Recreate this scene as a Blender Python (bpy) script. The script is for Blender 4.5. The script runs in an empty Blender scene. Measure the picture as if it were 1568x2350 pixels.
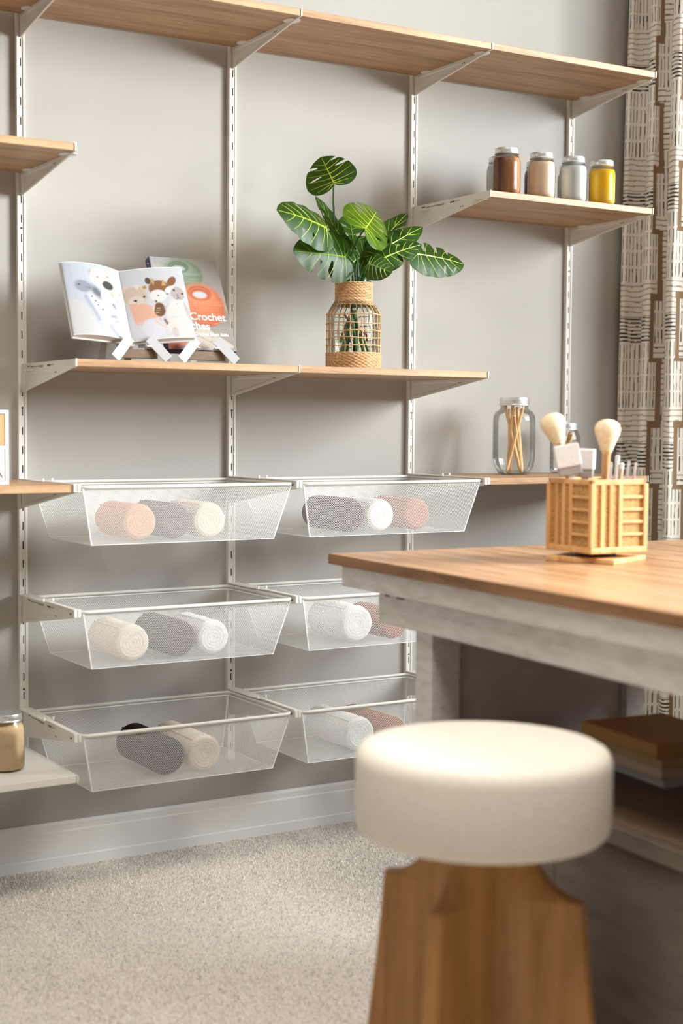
import bpy, bmesh, math, random
import numpy as np
from mathutils import Vector, Matrix
from mathutils.geometry import delaunay_2d_cdt

# ------------------------------------------------------------------ camera, light, exposure
SC = bpy.context.scene
COL = SC.collection
CAM = Vector((-1.2978, -3.7593, 1.2101))
YAW, PITCH, ROLL, FPX = 0.54833, -0.05929, 0.0074, 3356.6
_f = Vector((math.sin(YAW) * math.cos(PITCH), math.cos(YAW) * math.cos(PITCH), math.sin(PITCH)))
_r = Vector((math.cos(YAW), -math.sin(YAW), 0))
_u = _r.cross(_f)
RT = _r * math.cos(ROLL) + _u * math.sin(ROLL)
UP = _u * math.cos(ROLL) - _r * math.sin(ROLL)
cd = bpy.data.cameras.new('camera')
cam = bpy.data.objects.new('camera', cd)
COL.objects.link(cam)
cam.matrix_world = Matrix(((RT.x, UP.x, -_f.x, CAM.x), (RT.y, UP.y, -_f.y, CAM.y), (RT.z, UP.z, -_f.z, CAM.z), (0, 0, 0, 1)))
cd.sensor_fit = 'VERTICAL'
cd.sensor_height = 36
cd.lens = FPX / 2350 * 36
cd.dof.use_dof = True
cd.dof.focus_distance = 4.15
cd.dof.aperture_fstop = 2.1
cd.clip_start = 0.05
SC.camera = cam

SC.view_settings.view_transform = 'Standard'
SC.view_settings.look = 'None'
SC.view_settings.gamma = 1
SC.view_settings.use_curve_mapping = False
SC.view_settings.exposure = 0.0

wd = bpy.data.worlds.new('world')
SC.world = wd
wd.use_nodes = True
wd.node_tree.nodes['Background'].inputs[0].default_value = (0.75, 0.85, 1.0, 1)
wd.node_tree.nodes['Background'].inputs[1].default_value = 0.25


def area(name, loc, target, sx, sy, power, col, spread=180):
    l = bpy.data.lights.new(name, 'AREA')
    l.shape = 'RECTANGLE'
    l.size, l.size_y = sx, sy
    l.energy = power
    l.color = col
    l.spread = math.radians(spread)
    o = bpy.data.objects.new(name, l)
    COL.objects.link(o)
    o.location = loc
    o.rotation_euler = (Vector(target) - Vector(loc)).to_track_quat('-Z', 'Y').to_euler()
    return o


# daylight through the window in the right wall and fill through an unseen second window on the left
area('daylight_right', (3.5, -2.9, 2.4), (0.8, -0.1, 1.3), 1.9, 1.5, 650, (0.945, 0.98, 1.0))
area('daylight_left', (-3.02, -3.1, 1.6), (0.5, -1.2, 0.9), 2.0, 1.5, 2, (1.0, 0.95, 0.88))
# added overhead fill, standing in for light bounced off the ceiling
area('ceiling_glow', (-0.25, -2.45, 3.3), (-0.2, -2.1, 0.0), 0.9, 0.9, 35, (1.0, 0.96, 0.90), 118)

CP = (CAM, RT, UP, _f)


def at(px, py, Y):
    """point on the plane y=Y that was measured at this place in the photograph"""
    d = _f + RT * ((px - 784) / FPX) - UP * ((py - 1175) / FPX)
    return CAM + d * ((Y - CAM.y) / d.y)


# ------------------------------------------------------------------ helpers
random.seed(3)
rng = np.random.default_rng(5)
PI = math.pi


def lin(r, g, b):
    f = lambda c: (c / 255 / 12.92) if c / 255 <= 0.04045 else ((c / 255 + 0.055) / 1.055) ** 2.4
    return (f(r), f(g), f(b), 1)


class MB:
    def __init__(s):
        s.v, s.f, s.m = [], [], []

    def add(s, vs, fs, m=0):
        n = len(s.v)
        s.v += [tuple(p) for p in vs]
        s.f += [tuple(i + n for i in q) for q in fs]
        s.m += [m] * len(fs)
        return s

    def box(s, x0, x1, y0, y1, z0, z1, m=0):
        vs = [(x, y, z) for x in (x0, x1) for y in (y0, y1) for z in (z0, z1)]
        return s.add(vs, [(0, 1, 3, 2), (4, 6, 7, 5), (0, 4, 5, 1), (2, 3, 7, 6), (0, 2, 6, 4), (1, 5, 7, 3)], m)

    def obox(s, c, ax, ay, az, m=0):
        """box from a centre and three half-extent vectors"""
        c, ax, ay, az = map(Vector, (c, ax, ay, az))
        vs = [c + ax * i + ay * j + az * k for i in (-1, 1) for j in (-1, 1) for k in (-1, 1)]
        return s.add(vs, [(0, 1, 3, 2), (4, 6, 7, 5), (0, 4, 5, 1), (2, 3, 7, 6), (0, 2, 6, 4), (1, 5, 7, 3)], m)

    def tube(s, pts, r, n=8, closed=False, m=0, flat=1.0, cap=True):
        pts = [Vector(p) for p in pts]
        N = len(pts)
        rs = r if hasattr(r, '__len__') else [r] * N
        vs, fs = [], []
        prev = None
        for i, p in enumerate(pts):
            if closed:
                t = pts[(i + 1) % N] - pts[i - 1]
            else:
                t = pts[min(i + 1, N - 1)] - pts[max(i - 1, 0)]
            t.normalize()
            if prev is None:
                a = t.orthogonal().normalized()
                if abs(t.z) < 0.9:
                    a = Vector((0, 0, 1)).cross(t).normalized()
            else:
                a = (prev - t * prev.dot(t)).normalized()
            prev = a
            b = t.cross(a)
            for k in range(n):
                w = 2 * PI * k / n
                vs.append(p + (a * math.cos(w) + b * math.sin(w) * flat) * rs[i])
        M = N if closed else N - 1
        for i in range(M):
            for k in range(n):
                a0, a1 = i * n + k, i * n + (k + 1) % n
                j = (i + 1) % N
                fs.append((a0, a1, j * n + (k + 1) % n, j * n + k))
        if not closed and cap:
            fs.append(tuple(reversed(range(n))))
            fs.append(tuple((N - 1) * n + k for k in range(n)))
        return s.add(vs, fs, m)

    def lathe(s, prof, n=40, c=(0, 0, 0), m=0, closed_ends=True):
        vs, fs = [], []
        for r, z in prof:
            for k in range(n):
                w = 2 * PI * k / n
                vs.append((c[0] + r * math.cos(w), c[1] + r * math.sin(w), c[2] + z))
        for i in range(len(prof) - 1):
            for k in range(n):
                fs.append((i * n + k, i * n + (k + 1) % n, (i + 1) * n + (k + 1) % n, (i + 1) * n + k))
        if closed_ends:
            if prof[0][0] > 1e-5:
                fs.append(tuple(reversed(range(n))))
            if prof[-1][0] > 1e-5:
                fs.append(tuple((len(prof) - 1) * n + k for k in range(n)))
        return s.add(vs, fs, m)

    def prism(s, poly, axis, a0, a1, m=0):
        """extrude a 2D polygon along 'x', 'y' or 'z'"""
        n = len(poly)
        put = {'x': lambda p, a: (a, p[0], p[1]), 'y': lambda p, a: (p[0], a, p[1]), 'z': lambda p, a: (p[0], p[1], a)}[axis]
        vs = [put(p, a0) for p in poly] + [put(p, a1) for p in poly]
        fs = [tuple(range(n)), tuple(reversed(range(n, 2 * n)))] + [(i, n + i, n + (i + 1) % n, (i + 1) % n) for i in range(n)]
        return s.add(vs, fs, m)


def obj(name, mb, mats, parent=None, smooth=False, bevel=0.0, loc=None, angle=35):
    me = bpy.data.meshes.new(name)
    me.from_pydata(mb.v, [], mb.f)
    if not isinstance(mats, (list, tuple)):
        mats = [mats]
    for m in mats:
        me.materials.append(m)
    if len(mats) > 1:
        me.polygons.foreach_set('material_index', mb.m)
    bm = bmesh.new()
    bm.from_mesh(me)
    bmesh.ops.recalc_face_normals(bm, faces=bm.faces)
    bm.to_mesh(me)
    bm.free()
    o = bpy.data.objects.new(name, me)
    COL.objects.link(o)
    if smooth:
        me.polygons.foreach_set('use_smooth', [True] * len(me.polygons))
        me.set_sharp_from_angle(angle=math.radians(angle))
    if bevel:
        b = o.modifiers.new('bevel', 'BEVEL')
        b.width = bevel
        b.segments = 2
        b.limit_method = 'ANGLE'
        b.angle_limit = math.radians(40)
    if parent:
        o.parent = parent
    if loc is not None:
        o.location = loc
    return o


def fast_mesh(name, verts, quads, mat, parent=None, smooth=True, colors=None, k=4):
    """large mesh from numpy arrays"""
    me = bpy.data.meshes.new(name)
    nv, nf = len(verts), len(quads)
    me.vertices.add(nv)
    me.vertices.foreach_set('co', np.asarray(verts, np.float32).ravel())
    me.loops.add(nf * k)
    me.loops.foreach_set('vertex_index', np.asarray(quads, np.int32).ravel())
    me.polygons.add(nf)
    me.polygons.foreach_set('loop_start', np.arange(nf, dtype=np.int32) * k)
    me.polygons.foreach_set('use_smooth', np.full(nf, smooth))
    me.update()
    me.materials.append(mat)
    if colors is not None:
        at_ = me.color_attributes.new('print', 'FLOAT_COLOR', 'POINT')
        at_.data.foreach_set('color', np.concatenate([colors, np.ones((nv, 1))], 1).astype(np.float32).ravel())
    o = bpy.data.objects.new(name, me)
    COL.objects.link(o)
    if parent:
        o.parent = parent
    return o


def tag(o, label=None, cat=None, group=None, kind=None):
    if label:
        o['label'] = label
    if cat:
        o['category'] = cat
    if group:
        o['group'] = group
    if kind:
        o['kind'] = kind
    return o


def thing(name, label, cat, loc=(0, 0, 0), rotz=0.0, group=None):
    o = bpy.data.objects.new(name, None)
    o.empty_display_size = 0.05
    COL.objects.link(o)
    o.location = loc
    o.rotation_euler = (0, 0, rotz)
    return tag(o, label, cat, group)


def dup(root, loc=None, label=None, group=None):
    r = root.copy()
    COL.objects.link(r)
    if loc is not None:
        r.location = loc
    if label:
        r['label'] = label
    if group:
        r['group'] = group
    for ch in list(root.children):
        c = ch.copy()
        COL.objects.link(c)
        c.parent = r
        for g in ch.children:
            d = g.copy()
            COL.objects.link(d)
            d.parent = c
    return r


# ------------------------------------------------------------------ materials
def mat(name, col, rough=0.5, metal=0.0, spec=0.5, **kw):
    m = bpy.data.materials.new(name)
    m.use_nodes = True
    b = m.node_tree.nodes['Principled BSDF']
    b.inputs['Base Color'].default_value = col
    b.inputs['Roughness'].default_value = rough
    b.inputs['Metallic'].default_value = metal
    b.inputs['Specular IOR Level'].default_value = spec
    for k, v in kw.items():
        b.inputs[k].default_value = v
    return m


def nd(m, t, **kw):
    n = m.node_tree.nodes.new(t)
    for k, v in kw.items():
        setattr(n, k, v)
    return n


def lk(m, a, b):
    m.node_tree.links.new(a, b)


def noise_color(m, c1, c2, scale=(1, 1, 1), nscale=8, detail=6, lo=0.3, hi=0.7, rough=0.6, bump=0.0, bscale=None, bdist=0.001, coord='Object'):
    b = m.node_tree.nodes['Principled BSDF']
    tc = nd(m, 'ShaderNodeTexCoord')
    mp = nd(m, 'ShaderNodeMapping')
    mp.inputs['Scale'].default_value = scale
    lk(m, tc.outputs[coord], mp.inputs[0])
    nz = nd(m, 'ShaderNodeTexNoise')
    nz.inputs['Scale'].default_value = nscale
    nz.inputs['Detail'].default_value = detail
    nz.inputs['Roughness'].default_value = rough
    lk(m, mp.outputs[0], nz.inputs[0])
    cr = nd(m, 'ShaderNodeValToRGB')
    cr.color_ramp.elements[0].position, cr.color_ramp.elements[1].position = lo, hi
    cr.color_ramp.elements[0].color, cr.color_ramp.elements[1].color = c1, c2
    lk(m, nz.outputs['Fac'], cr.inputs[0])
    lk(m, cr.outputs[0], b.inputs['Base Color'])
    if bump:
        src = nz
        if bscale:
            src = nd(m, 'ShaderNodeTexNoise')
            src.inputs['Scale'].default_value = bscale
            src.inputs['Detail'].default_value = 4
            lk(m, mp.outputs[0], src.inputs[0])
        bp = nd(m, 'ShaderNodeBump')
        bp.inputs['Strength'].default_value = bump
        bp.inputs['Distance'].default_value = bdist
        lk(m, src.outputs['Fac'], bp.inputs['Height'])
        lk(m, bp.outputs[0], b.inputs['Normal'])
    return m, cr


def wood(name, c1, c2, c3, axis='x', fine=60, rough=0.45, coord='Object'):
    m = mat(name, c2, rough, spec=0.35)
    b = m.node_tree.nodes['Principled BSDF']
    tc = nd(m, 'ShaderNodeTexCoord')
    mp = nd(m, 'ShaderNodeMapping')
    mp.inputs['Scale'].default_value = {'x': (0.8, 9, 9), 'y': (9, 0.8, 9), 'z': (9, 9, 0.8)}[axis]
    lk(m, tc.outputs[coord], mp.inputs[0])
    n1 = nd(m, 'ShaderNodeTexNoise')
    n1.inputs['Scale'].default_value = 3.2
    n1.inputs['Detail'].default_value = 5
    n1.inputs['Distortion'].default_value = 0.6
    lk(m, mp.outputs[0], n1.inputs[0])
    n2 = nd(m, 'ShaderNodeTexNoise')
    n2.inputs['Scale'].default_value = fine
    n2.inputs['Detail'].default_value = 3
    lk(m, mp.outputs[0], n2.inputs[0])
    mx = nd(m, 'ShaderNodeMath', operation='MULTIPLY_ADD')
    mx.inputs[1].default_value = 0.35
    lk(m, n2.outputs['Fac'], mx.inputs[0])
    ms = nd(m, 'ShaderNodeMath', operation='MULTIPLY')
    ms.inputs[1].default_value = 0.72
    lk(m, n1.outputs['Fac'], ms.inputs[0])
    lk(m, ms.outputs[0], mx.inputs[2])
    cr = nd(m, 'ShaderNodeValToRGB')
    cr.color_ramp.elements[0].position, cr.color_ramp.elements[1].position = 0.36, 0.68
    cr.color_ramp.elements[0].color, cr.color_ramp.elements[1].color = c1, c3
    e = cr.color_ramp.elements.new(0.52)
    e.color = c2
    lk(m, mx.outputs[0], cr.inputs[0])
    lk(m, cr.outputs[0], b.inputs['Base Color'])
    bp = nd(m, 'ShaderNodeBump')
    bp.inputs['Strength'].default_value = 0.15
    bp.inputs['Distance'].default_value = 0.0008
    lk(m, n2.outputs['Fac'], bp.inputs['Height'])
    lk(m, bp.outputs[0], b.inputs['Normal'])
    return m


def glass(name, tint=(0.985, 0.992, 0.99, 1), edge=0.86):
    """clear glass as a thin shell: see-through facing on, bright and tinted towards the rim"""
    m = bpy.data.materials.new(name)
    m.use_nodes = True
    nt = m.node_tree
    nt.nodes.remove(nt.nodes['Principled BSDF'])
    out = nt.nodes['Material Output']
    lw = nd(m, 'ShaderNodeLayerWeight')
    lw.inputs[0].default_value = 0.25
    tr = nd(m, 'ShaderNodeBsdfTransparent')
    cm = nd(m, 'ShaderNodeValToRGB')
    cm.color_ramp.elements[0].color = tint
    cm.color_ramp.elements[1].color = tuple(c * edge for c in tint[:3]) + (1,)
    cm.color_ramp.elements[0].position, cm.color_ramp.elements[1].position = 0.35, 0.95
    lk(m, lw.outputs['Facing'], cm.inputs[0])
    lk(m, cm.outputs[0], tr.inputs[0])
    gl = nd(m, 'ShaderNodeBsdfGlossy')
    gl.inputs['Roughness'].default_value = 0.04
    mx = nd(m, 'ShaderNodeMixShader')
    ma = nd(m, 'ShaderNodeMath', operation='MULTIPLY_ADD')
    ma.inputs[1].default_value = 0.75
    ma.inputs[2].default_value = 0.015
    lk(m, lw.outputs['Fresnel'], ma.inputs[0])
    lk(m, ma.outputs[0], mx.inputs[0])
    lk(m, tr.outputs[0], mx.inputs[1])
    lk(m, gl.outputs[0], mx.inputs[2])
    lk(m, mx.outputs[0], out.inputs[0])
    return m


def printed(name, rough=0.4, spec=0.3, trans=0.0):
    m = mat(name, (1, 1, 1, 1), rough, spec=spec)
    a = nd(m, 'ShaderNodeVertexColor', layer_name='print')
    b = m.node_tree.nodes['Principled BSDF']
    lk(m, a.outputs[0], b.inputs['Base Color'])
    if trans:
        out = m.node_tree.nodes['Material Output']
        t = nd(m, 'ShaderNodeBsdfTranslucent')
        lk(m, a.outputs[0], t.inputs[0])
        mx = nd(m, 'ShaderNodeMixShader')
        mx.inputs[0].default_value = trans
        lk(m, b.outputs[0], mx.inputs[1])
        lk(m, t.outputs[0], mx.inputs[2])
        lk(m, mx.outputs[0], out.inputs[0])
    return m


M = {}
M['wall'], _ = noise_color(mat('wall_paint', lin(177, 172, 165), 0.75, spec=0.25), lin(175, 170, 163), lin(180, 175, 168), nscale=2, bump=0.12, bscale=220, bdist=0.0006)
M['white_wall'] = mat('white_paint', lin(228, 226, 220), 0.7)
M['trim'] = mat('trim_paint', lin(234, 232, 228), 0.42, spec=0.4)
M['steel'] = mat('white_powder_coat', lin(226, 222, 214), 0.42, spec=0.4)
M['steel_dark'] = mat('slot_shadow_steel', lin(120, 116, 110), 0.6)
M['mesh'] = mat('mesh_white', lin(236, 234, 230), 0.45, spec=0.4)
M['print_grey'] = mat('print_grey', lin(96, 92, 88), 0.6)
M['screw'] = mat('screw_dark', lin(40, 36, 32), 0.5)
M['oak'] = wood('oak_veneer', lin(138, 101, 68), lin(172, 134, 97), lin(196, 159, 121), 'x', 60)
M['carpet'], _ = noise_color(mat('carpet_base', lin(168, 160, 150), 0.95, spec=0.1), lin(206, 196, 186), lin(230, 223, 214), nscale=160, detail=5, bump=0.5, bdist=0.004)
M['pile'] = mat('carpet_yarn', lin(206, 199, 190), 0.95, spec=0.1)


# ------------------------------------------------------------------ setting
S, D = 0.62, 0.402
ZT = dict(T1=2.2879, T2=1.8792, T3=1.3657, T4=1.8776, R1=1.0607, R2=0.7544, R3=0.4481, W=0.3475)
HC, HB = 0.0183, 0.0758
XR, XL, YF, ZC = 2.2, -3.0, -5.3, 3.4


def struct(name, mb, m, **kw):
    return tag(obj(name, mb, m, **kw), kind='structure')


tag(struct('wall_back', MB().box(XL - .1, XR + .1, 0, 0.1, -.05, ZC), M['wall']))
struct('ceiling', MB().box(XL - .1, XR + .1, YF - .1, 0.1, ZC, ZC + .1), M['white_wall'])
struct('wall_front', MB().box(XL - .1, XR + .1, YF - .1, YF, -.05, ZC), M['wall'])


def holed_wall(x0, x1, ya, yb, za, zb):
    m = MB()
    m.box(x0, x1, YF - .1, ya, -.05, ZC).box(x0, x1, yb, 0.1, -.05, ZC)
    m.box(x0, x1, ya, yb, -.05, za).box(x0, x1, ya, yb, zb, ZC)
    return m


WR = (-3.05, -0.36, 0.85, 3.2)
WL = (-4.1, -2.1, 0.85, 2.35)
struct('wall_right', holed_wall(XR, XR + .1, *WR), M['wall'])
struct('wall_left', holed_wall(XL - .1, XL, *WL), M['wall'])


def window(name, xin, sgn, w):
    ya, yb, za, zb = w
    fr = MB()
    x0, x1 = sorted((xin + sgn * .02, xin + sgn * .08))
    t = 0.045
    fr.box(x0, x1, ya, ya + t, za, zb).box(x0, x1, yb - t, yb, za, zb).box(x0, x1, ya, yb, za, za + t).box(x0, x1, ya, yb, zb - t, zb)
    ym = (ya + yb) / 2
    fr.box(x0, x1, ym - t / 2, ym + t / 2, za, zb)
    o = struct(name, fr, M['trim'])
    p = MB()
    p.box((x0 + x1) / 2 - .002, (x0 + x1) / 2 + .002, ya + t, ym - t / 2, za + t, zb - t)
    p.box((x0 + x1) / 2 - .002, (x0 + x1) / 2 + .002, ym + t / 2, yb - t, za + t, zb - t)
    obj('pane', p, glass('window_glass', (0.98, 0.99, 0.99, 1), 0.9), o)
    return o


window('window_1', XR, 1, WR)
window('window_2', XL, -1, WL)

bb = [(0, 0), (-.016, 0), (-.016, .028), (-.0135, .031), (-.0135, .098), (-.011, .102), (-.011, .118), (-.006, .125), (0, .125)]
struct('baseboard_back', MB().prism(bb, 'x', XL, XR), M['trim'])
struct('baseboard_right', MB().prism([(XR + p[0], p[1]) for p in bb], 'y', YF, -.016), M['trim'])

# carpet: base slab and the pile standing on it
flo = struct('floor', MB().box(XL, XR, YF, 0, -.05, 0.0), M['carpet'])
nt = 230000
px = rng.uniform(-0.75, 1.6, nt)
py = rng.uniform(-2.5, -0.017, nt)
keep = ~((px > .47) & (px < 1.1) & (py < -1.25))
px, py = px[keep], py[keep]
nt = len(px)
lean = rng.normal(0, 0.0018, (nt, 2))
streak = np.sin(px * 7 + py * 2.5 + np.sin(py * 5)) * 0.0016
lean[:, 0] += streak
lean[:, 1] -= 0.001
hgt = rng.uniform(0.003, 0.0062, nt)
rad = rng.uniform(0.0014, 0.0024, nt)
ang = rng.uniform(0, 2 * PI, nt)
V = np.zeros((nt, 4, 3))
for k in range(3):
    V[:, k, 0] = px + rad * np.cos(ang + k * 2.0944)
    V[:, k, 1] = py + rad * np.sin(ang + k * 2.0944)
V[:, 3, 0], V[:, 3, 1], V[:, 3, 2] = px + lean[:, 0], py + lean[:, 1], hgt
V[:, :3, 2] = -0.0005
base_i = np.arange(nt)[:, None] * 4
T = np.concatenate([base_i + np.array([[0, 1, 3]]), base_i + np.array([[1, 2, 3]]), base_i + np.array([[2, 0, 3]])], 1).reshape(-1, 3)
tone = rng.choice([0.62, 0.85, 1.0, 1.06], nt, p=[.12, .28, .4, .2])
dist_ = np.abs((px + .09) + .07 * (py + .75))
tone = tone * (1 + .07 * np.exp(-(dist_ / .035) ** 2) * (py < -.38))          # pile brushed flat along a vacuum track
cc = np.array(lin(244, 238, 230)[:3])[None, :] * tone[:, None]
pile = fast_mesh('carpet_pile', V.reshape(-1, 3), T, printed('carpet_pile_yarn', 0.95, 0.1), smooth=False, colors=np.repeat(cc, 4, 0), k=3)
tag(pile, 'short cut beige carpet pile covering the floor', 'carpet', kind='stuff')


# ------------------------------------------------------------------ wall rail system
def upright(label, i):
    t = thing('shelf_upright', label, 'rail', (i * S, 0, 0), group='slotted wall uprights')
    z0, z1 = 0.24, 2.285
    w, d = 0.0115, 0.0145
    m = MB()
    m.box(-w, -w + .0012, -d, -.0004, z0, z1).box(w - .0012, w, -d, -.0004, z0, z1)      # side walls of the channel
    m.box(-w, -w + .0062, -d - .001, -d + .0006, z0, z1).box(w - .0062, w, -d - .001, -d + .0006, z0, z1)   # raised front strips
    obj('channel', m, M['steel'], t, bevel=.0005)
    m = MB()
    z = z0
    step, sl = 0.0505, 0.021
    xa, xb, xs0, xs1 = -.0058, .0058, -.0020, .0012
    while z < z1 - step:
        m.box(xa, xb, -d + .001, -d + .0022, z, z + step - sl)
        m.box(xa, xs0, -d + .001, -d + .0022, z + step - sl, z + step)
        m.box(xs1, xb, -d + .001, -d + .0022, z + step - sl, z + step)
        z += step
    m.box(xa, xb, -d + .001, -d + .0022, z, z1)
    obj('slotted_strip', m, M['steel'], t)
    for zz in (0.50, 0.998, 1.25, 1.72):
        s = MB().tube([(-.0005, -d - .0002, zz), (-.0005, -d + .0012, zz)], .0028, 8)
        obj('screw_head', s, M['screw'], t)
    return t


for i, n in enumerate(('leftmost', 'second from left', 'third from left, behind the leafy plant', 'rightmost, next to the curtain')):
    upright('white slotted steel wall upright, ' + n, i)


def bracket_meshes(kind):
    """kind 'shelf': wedge plate with tabs; kind 'basket': same plate, two rows of end caps"""
    m = MB()
    th = .0022 if kind == 'shelf' else .0045
    top = -.0 if kind == 'basket' else -.0005
    P = [(-.0135, top), (-D, top), (-D, -HC), (-.0135, -HB)]
    I = [(-.030, -.0255), (-.245, -.0255), (-.252, -.0345), (-.030, -.0655)]
    # outer band on both faces with a recessed wedge panel
    for sx in (-1, 1):
        vs = [(sx * th, *p) for p in P] + [(sx * th, *p) for p in I] + [(sx * (th - .0013), -p[0] * -1 - (.004 if k in (0, 3) else -.004), p[1] + (-.003 if k in (0, 1) else .003)) for k, p in enumerate(I)]
        fs = [(i, (i + 1) % 4, 4 + (i + 1) % 4, 4 + i) for i in range(4)] + [(4 + i, 4 + (i + 1) % 4, 8 + (i + 1) % 4, 8 + i) for i in range(4)] + [(8, 9, 10, 11)]
        m.add(vs, fs)
    vs = [(-th, *p) for p in P] + [(th, *p) for p in P]
    m.add(vs, [(i, (i + 1) % 4, 4 + (i + 1) % 4, 4 + i) for i in range(4)])
    return m


plate_shelf = plate_basket = None
BR = {}


def bracket(kind, i, key, label):
    t = thing('shelf_bracket', label, 'bracket', (i * S, 0, ZT[key]), group='white steel brackets')
    if kind in BR:
        src = BR[kind]
        for ch in src.children:
            c = ch.copy()
            COL.objects.link(c)
            c.parent = t
        return t
    BR[kind] = t
    th = .0022 if kind == 'shelf' else .0045
    obj('plate', bracket_meshes(kind), M['steel'], t)
    h = MB()
    for sx in (-1, 1):
        for q in (-.262, -.272):
            h.obox((sx * (th + .0002), q, -.029), (.0002, 0, 0), (0, .0026, 0), (0, 0, .0012))
    obj('slot_hole', h, M['screw'], t)
    w = MB()
    for q, l, hh, z in ((-.05, .010, .0014, -.0085), (-.075, .008, .001, -.0105), (-.105, .018, .0008, -.0105), (-.14, .02, .0007, -.0098), (-.142, .016, .0007, -.0125), (-.2, .011, .0022, -.0102), (-.225, .012, .0005, -.010)):
        w.obox((-th - .0003, q - .02, z), (.0002, 0, 0), (0, l, 0), (0, 0, hh))
    obj('printed_marking', w, M['print_grey'], t)
    if kind == 'shelf':
        # round-nosed tabs folded under the shelf on both sides
        for y in (-.085, -.352):
            for sx in (-1, 1):
                pts = [(sx * th, y - .022), (sx * .012, y - .021), (sx * .019, y - .013), (sx * .022, y), (sx * .019, y + .013), (sx * .012, y + .021), (sx * th, y + .022)]
                if sx < 0:
                    pts = pts[::-1]
                obj('support_tab', MB().prism(pts, 'z', -HC - .0018, -HC - .0004), M['steel'], t)
        obj('front_cap', MB().box(-.002, .002, -D - .0014, -D, -HC, .0006), M['steel'], t, bevel=.0006)
    else:
        for sx in (-1, 1):
            obj('front_cap', MB().box(sx * .0052 - .0038, sx * .0052 + .0038, -D - .004, -D + .006, -HC + .001, .002), M['steel'], t, bevel=.001)
            obj('screw_head', MB().tube([(sx * .0105, -D + .012, -.009), (sx * .0135, -D + .012, -.009)], .0028, 8), M['print_grey'], t)
        # folded top flange, wide at the wall and narrowing to the front
        pts = [(-.0165, -.02), (-.0165, -.15), (-.012, -.19), (-.006, -.215), (-.006, -D), (.006, -D), (.006, -.215), (.012, -.19), (.0165, -.15), (.0165, -.02)]
        obj('top_flange', MB().prism(pts, 'z', -.0008, .0022), M['steel'], t)
        for sx in (-1, 1):
            obj('stop_pin', MB().tube([(sx * .0125, -.20, .001), (sx * .0125, -.20, .009)], .0035, 8), M['steel'], t, smooth=True)
    return t


post_name = ('leftmost post', 'second post', 'third post', 'rightmost post')
for i in range(4):
    bracket('shelf', i, 'T1', f'white wedge bracket holding the long top shelf at the {post_name[i]}')
bracket('shelf', 0, 'T2', 'white wedge bracket under the short high shelf cut off at left')
for i in range(3):
    bracket('shelf', i, 'T3', f'white wedge bracket under the book and plant shelf at the {post_name[i]}')
bracket('shelf', 2, 'T4', 'white wedge bracket with printing at left end of the mason jar shelf')
bracket('shelf', 3, 'T4', 'white wedge bracket at curtain end of the mason jar shelf')
bracket('basket', 0, 'R1', 'white bracket left of the upper left mesh basket, mostly behind oak shelf')
bracket('basket', 1, 'R1', 'white bracket between the two upper mesh baskets')
bracket('basket', 2, 'R1', 'white bracket right of the upper right mesh basket')
bracket('shelf', 3, 'R1', 'white bracket end at right of the shelf behind the bamboo caddy')
bracket('basket', 0, 'R2', 'white printed bracket left of the middle left mesh basket')
bracket('basket', 1, 'R2', 'white bracket between the two middle mesh baskets')
bracket('basket', 2, 'R2', 'white bracket right of the middle right basket, behind the table corner')
bracket('basket', 0, 'R3', 'white printed bracket left of the lowest left mesh basket')
bracket('basket', 1, 'R3', 'white bracket between the two lowest mesh baskets')
bracket('basket', 2, 'R3', 'white bracket right of the lowest right basket, behind the table leg')
bracket('shelf', 0, 'W', 'white bracket under the low white shelf at far left')
bracket('shelf', 3, 'W', 'white bracket under the low white shelf beside the curtain')


def shelf(i, key, label, white=False, left=None):
    x0 = i * S + .0026 if left is None else left
    x1 = (i + 1) * S - .0026
    m = MB().box(x0 - i * S, x1 - i * S, -D + .0008, -.021, -HC, 0)
    t = thing('shelf', label, 'shelf', (i * S, 0, ZT[key]), group='wall shelves')
    obj('board', m, M['steel'] if white else M['oak'], t, bevel=.0012)
    return t


shelf(-1, 'T1', 'oak top shelf section at far left, cut by the frame', left=-.95)
shelf(0, 'T1', 'oak top shelf section between first and second posts')
shelf(1, 'T1', 'oak top shelf section between second and third posts')
shelf(2, 'T1', 'oak top shelf section ending in front of the curtain')
shelf(-1, 'T2', 'short high oak shelf at far left below the top shelf', left=-.95)
shelf(0, 'T3', 'oak shelf carrying the two books')
shelf(1, 'T3', 'oak shelf carrying the leafy plant in woven vase')
shelf(2, 'T4', 'oak shelf carrying the row of mason jars')
shelf(-1, 'R1', 'oak shelf at far left overlapping the upper left basket', left=-.95)
shelf(2, 'R1', 'oak shelf carrying the jar of sticks behind the caddy')
shelf(-1, 'W', 'low white shelf at far left carrying a tan filled jar', True, left=-.95)
shelf(2, 'W', 'low white shelf corner glimpsed under the table by the curtain', True)


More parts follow.
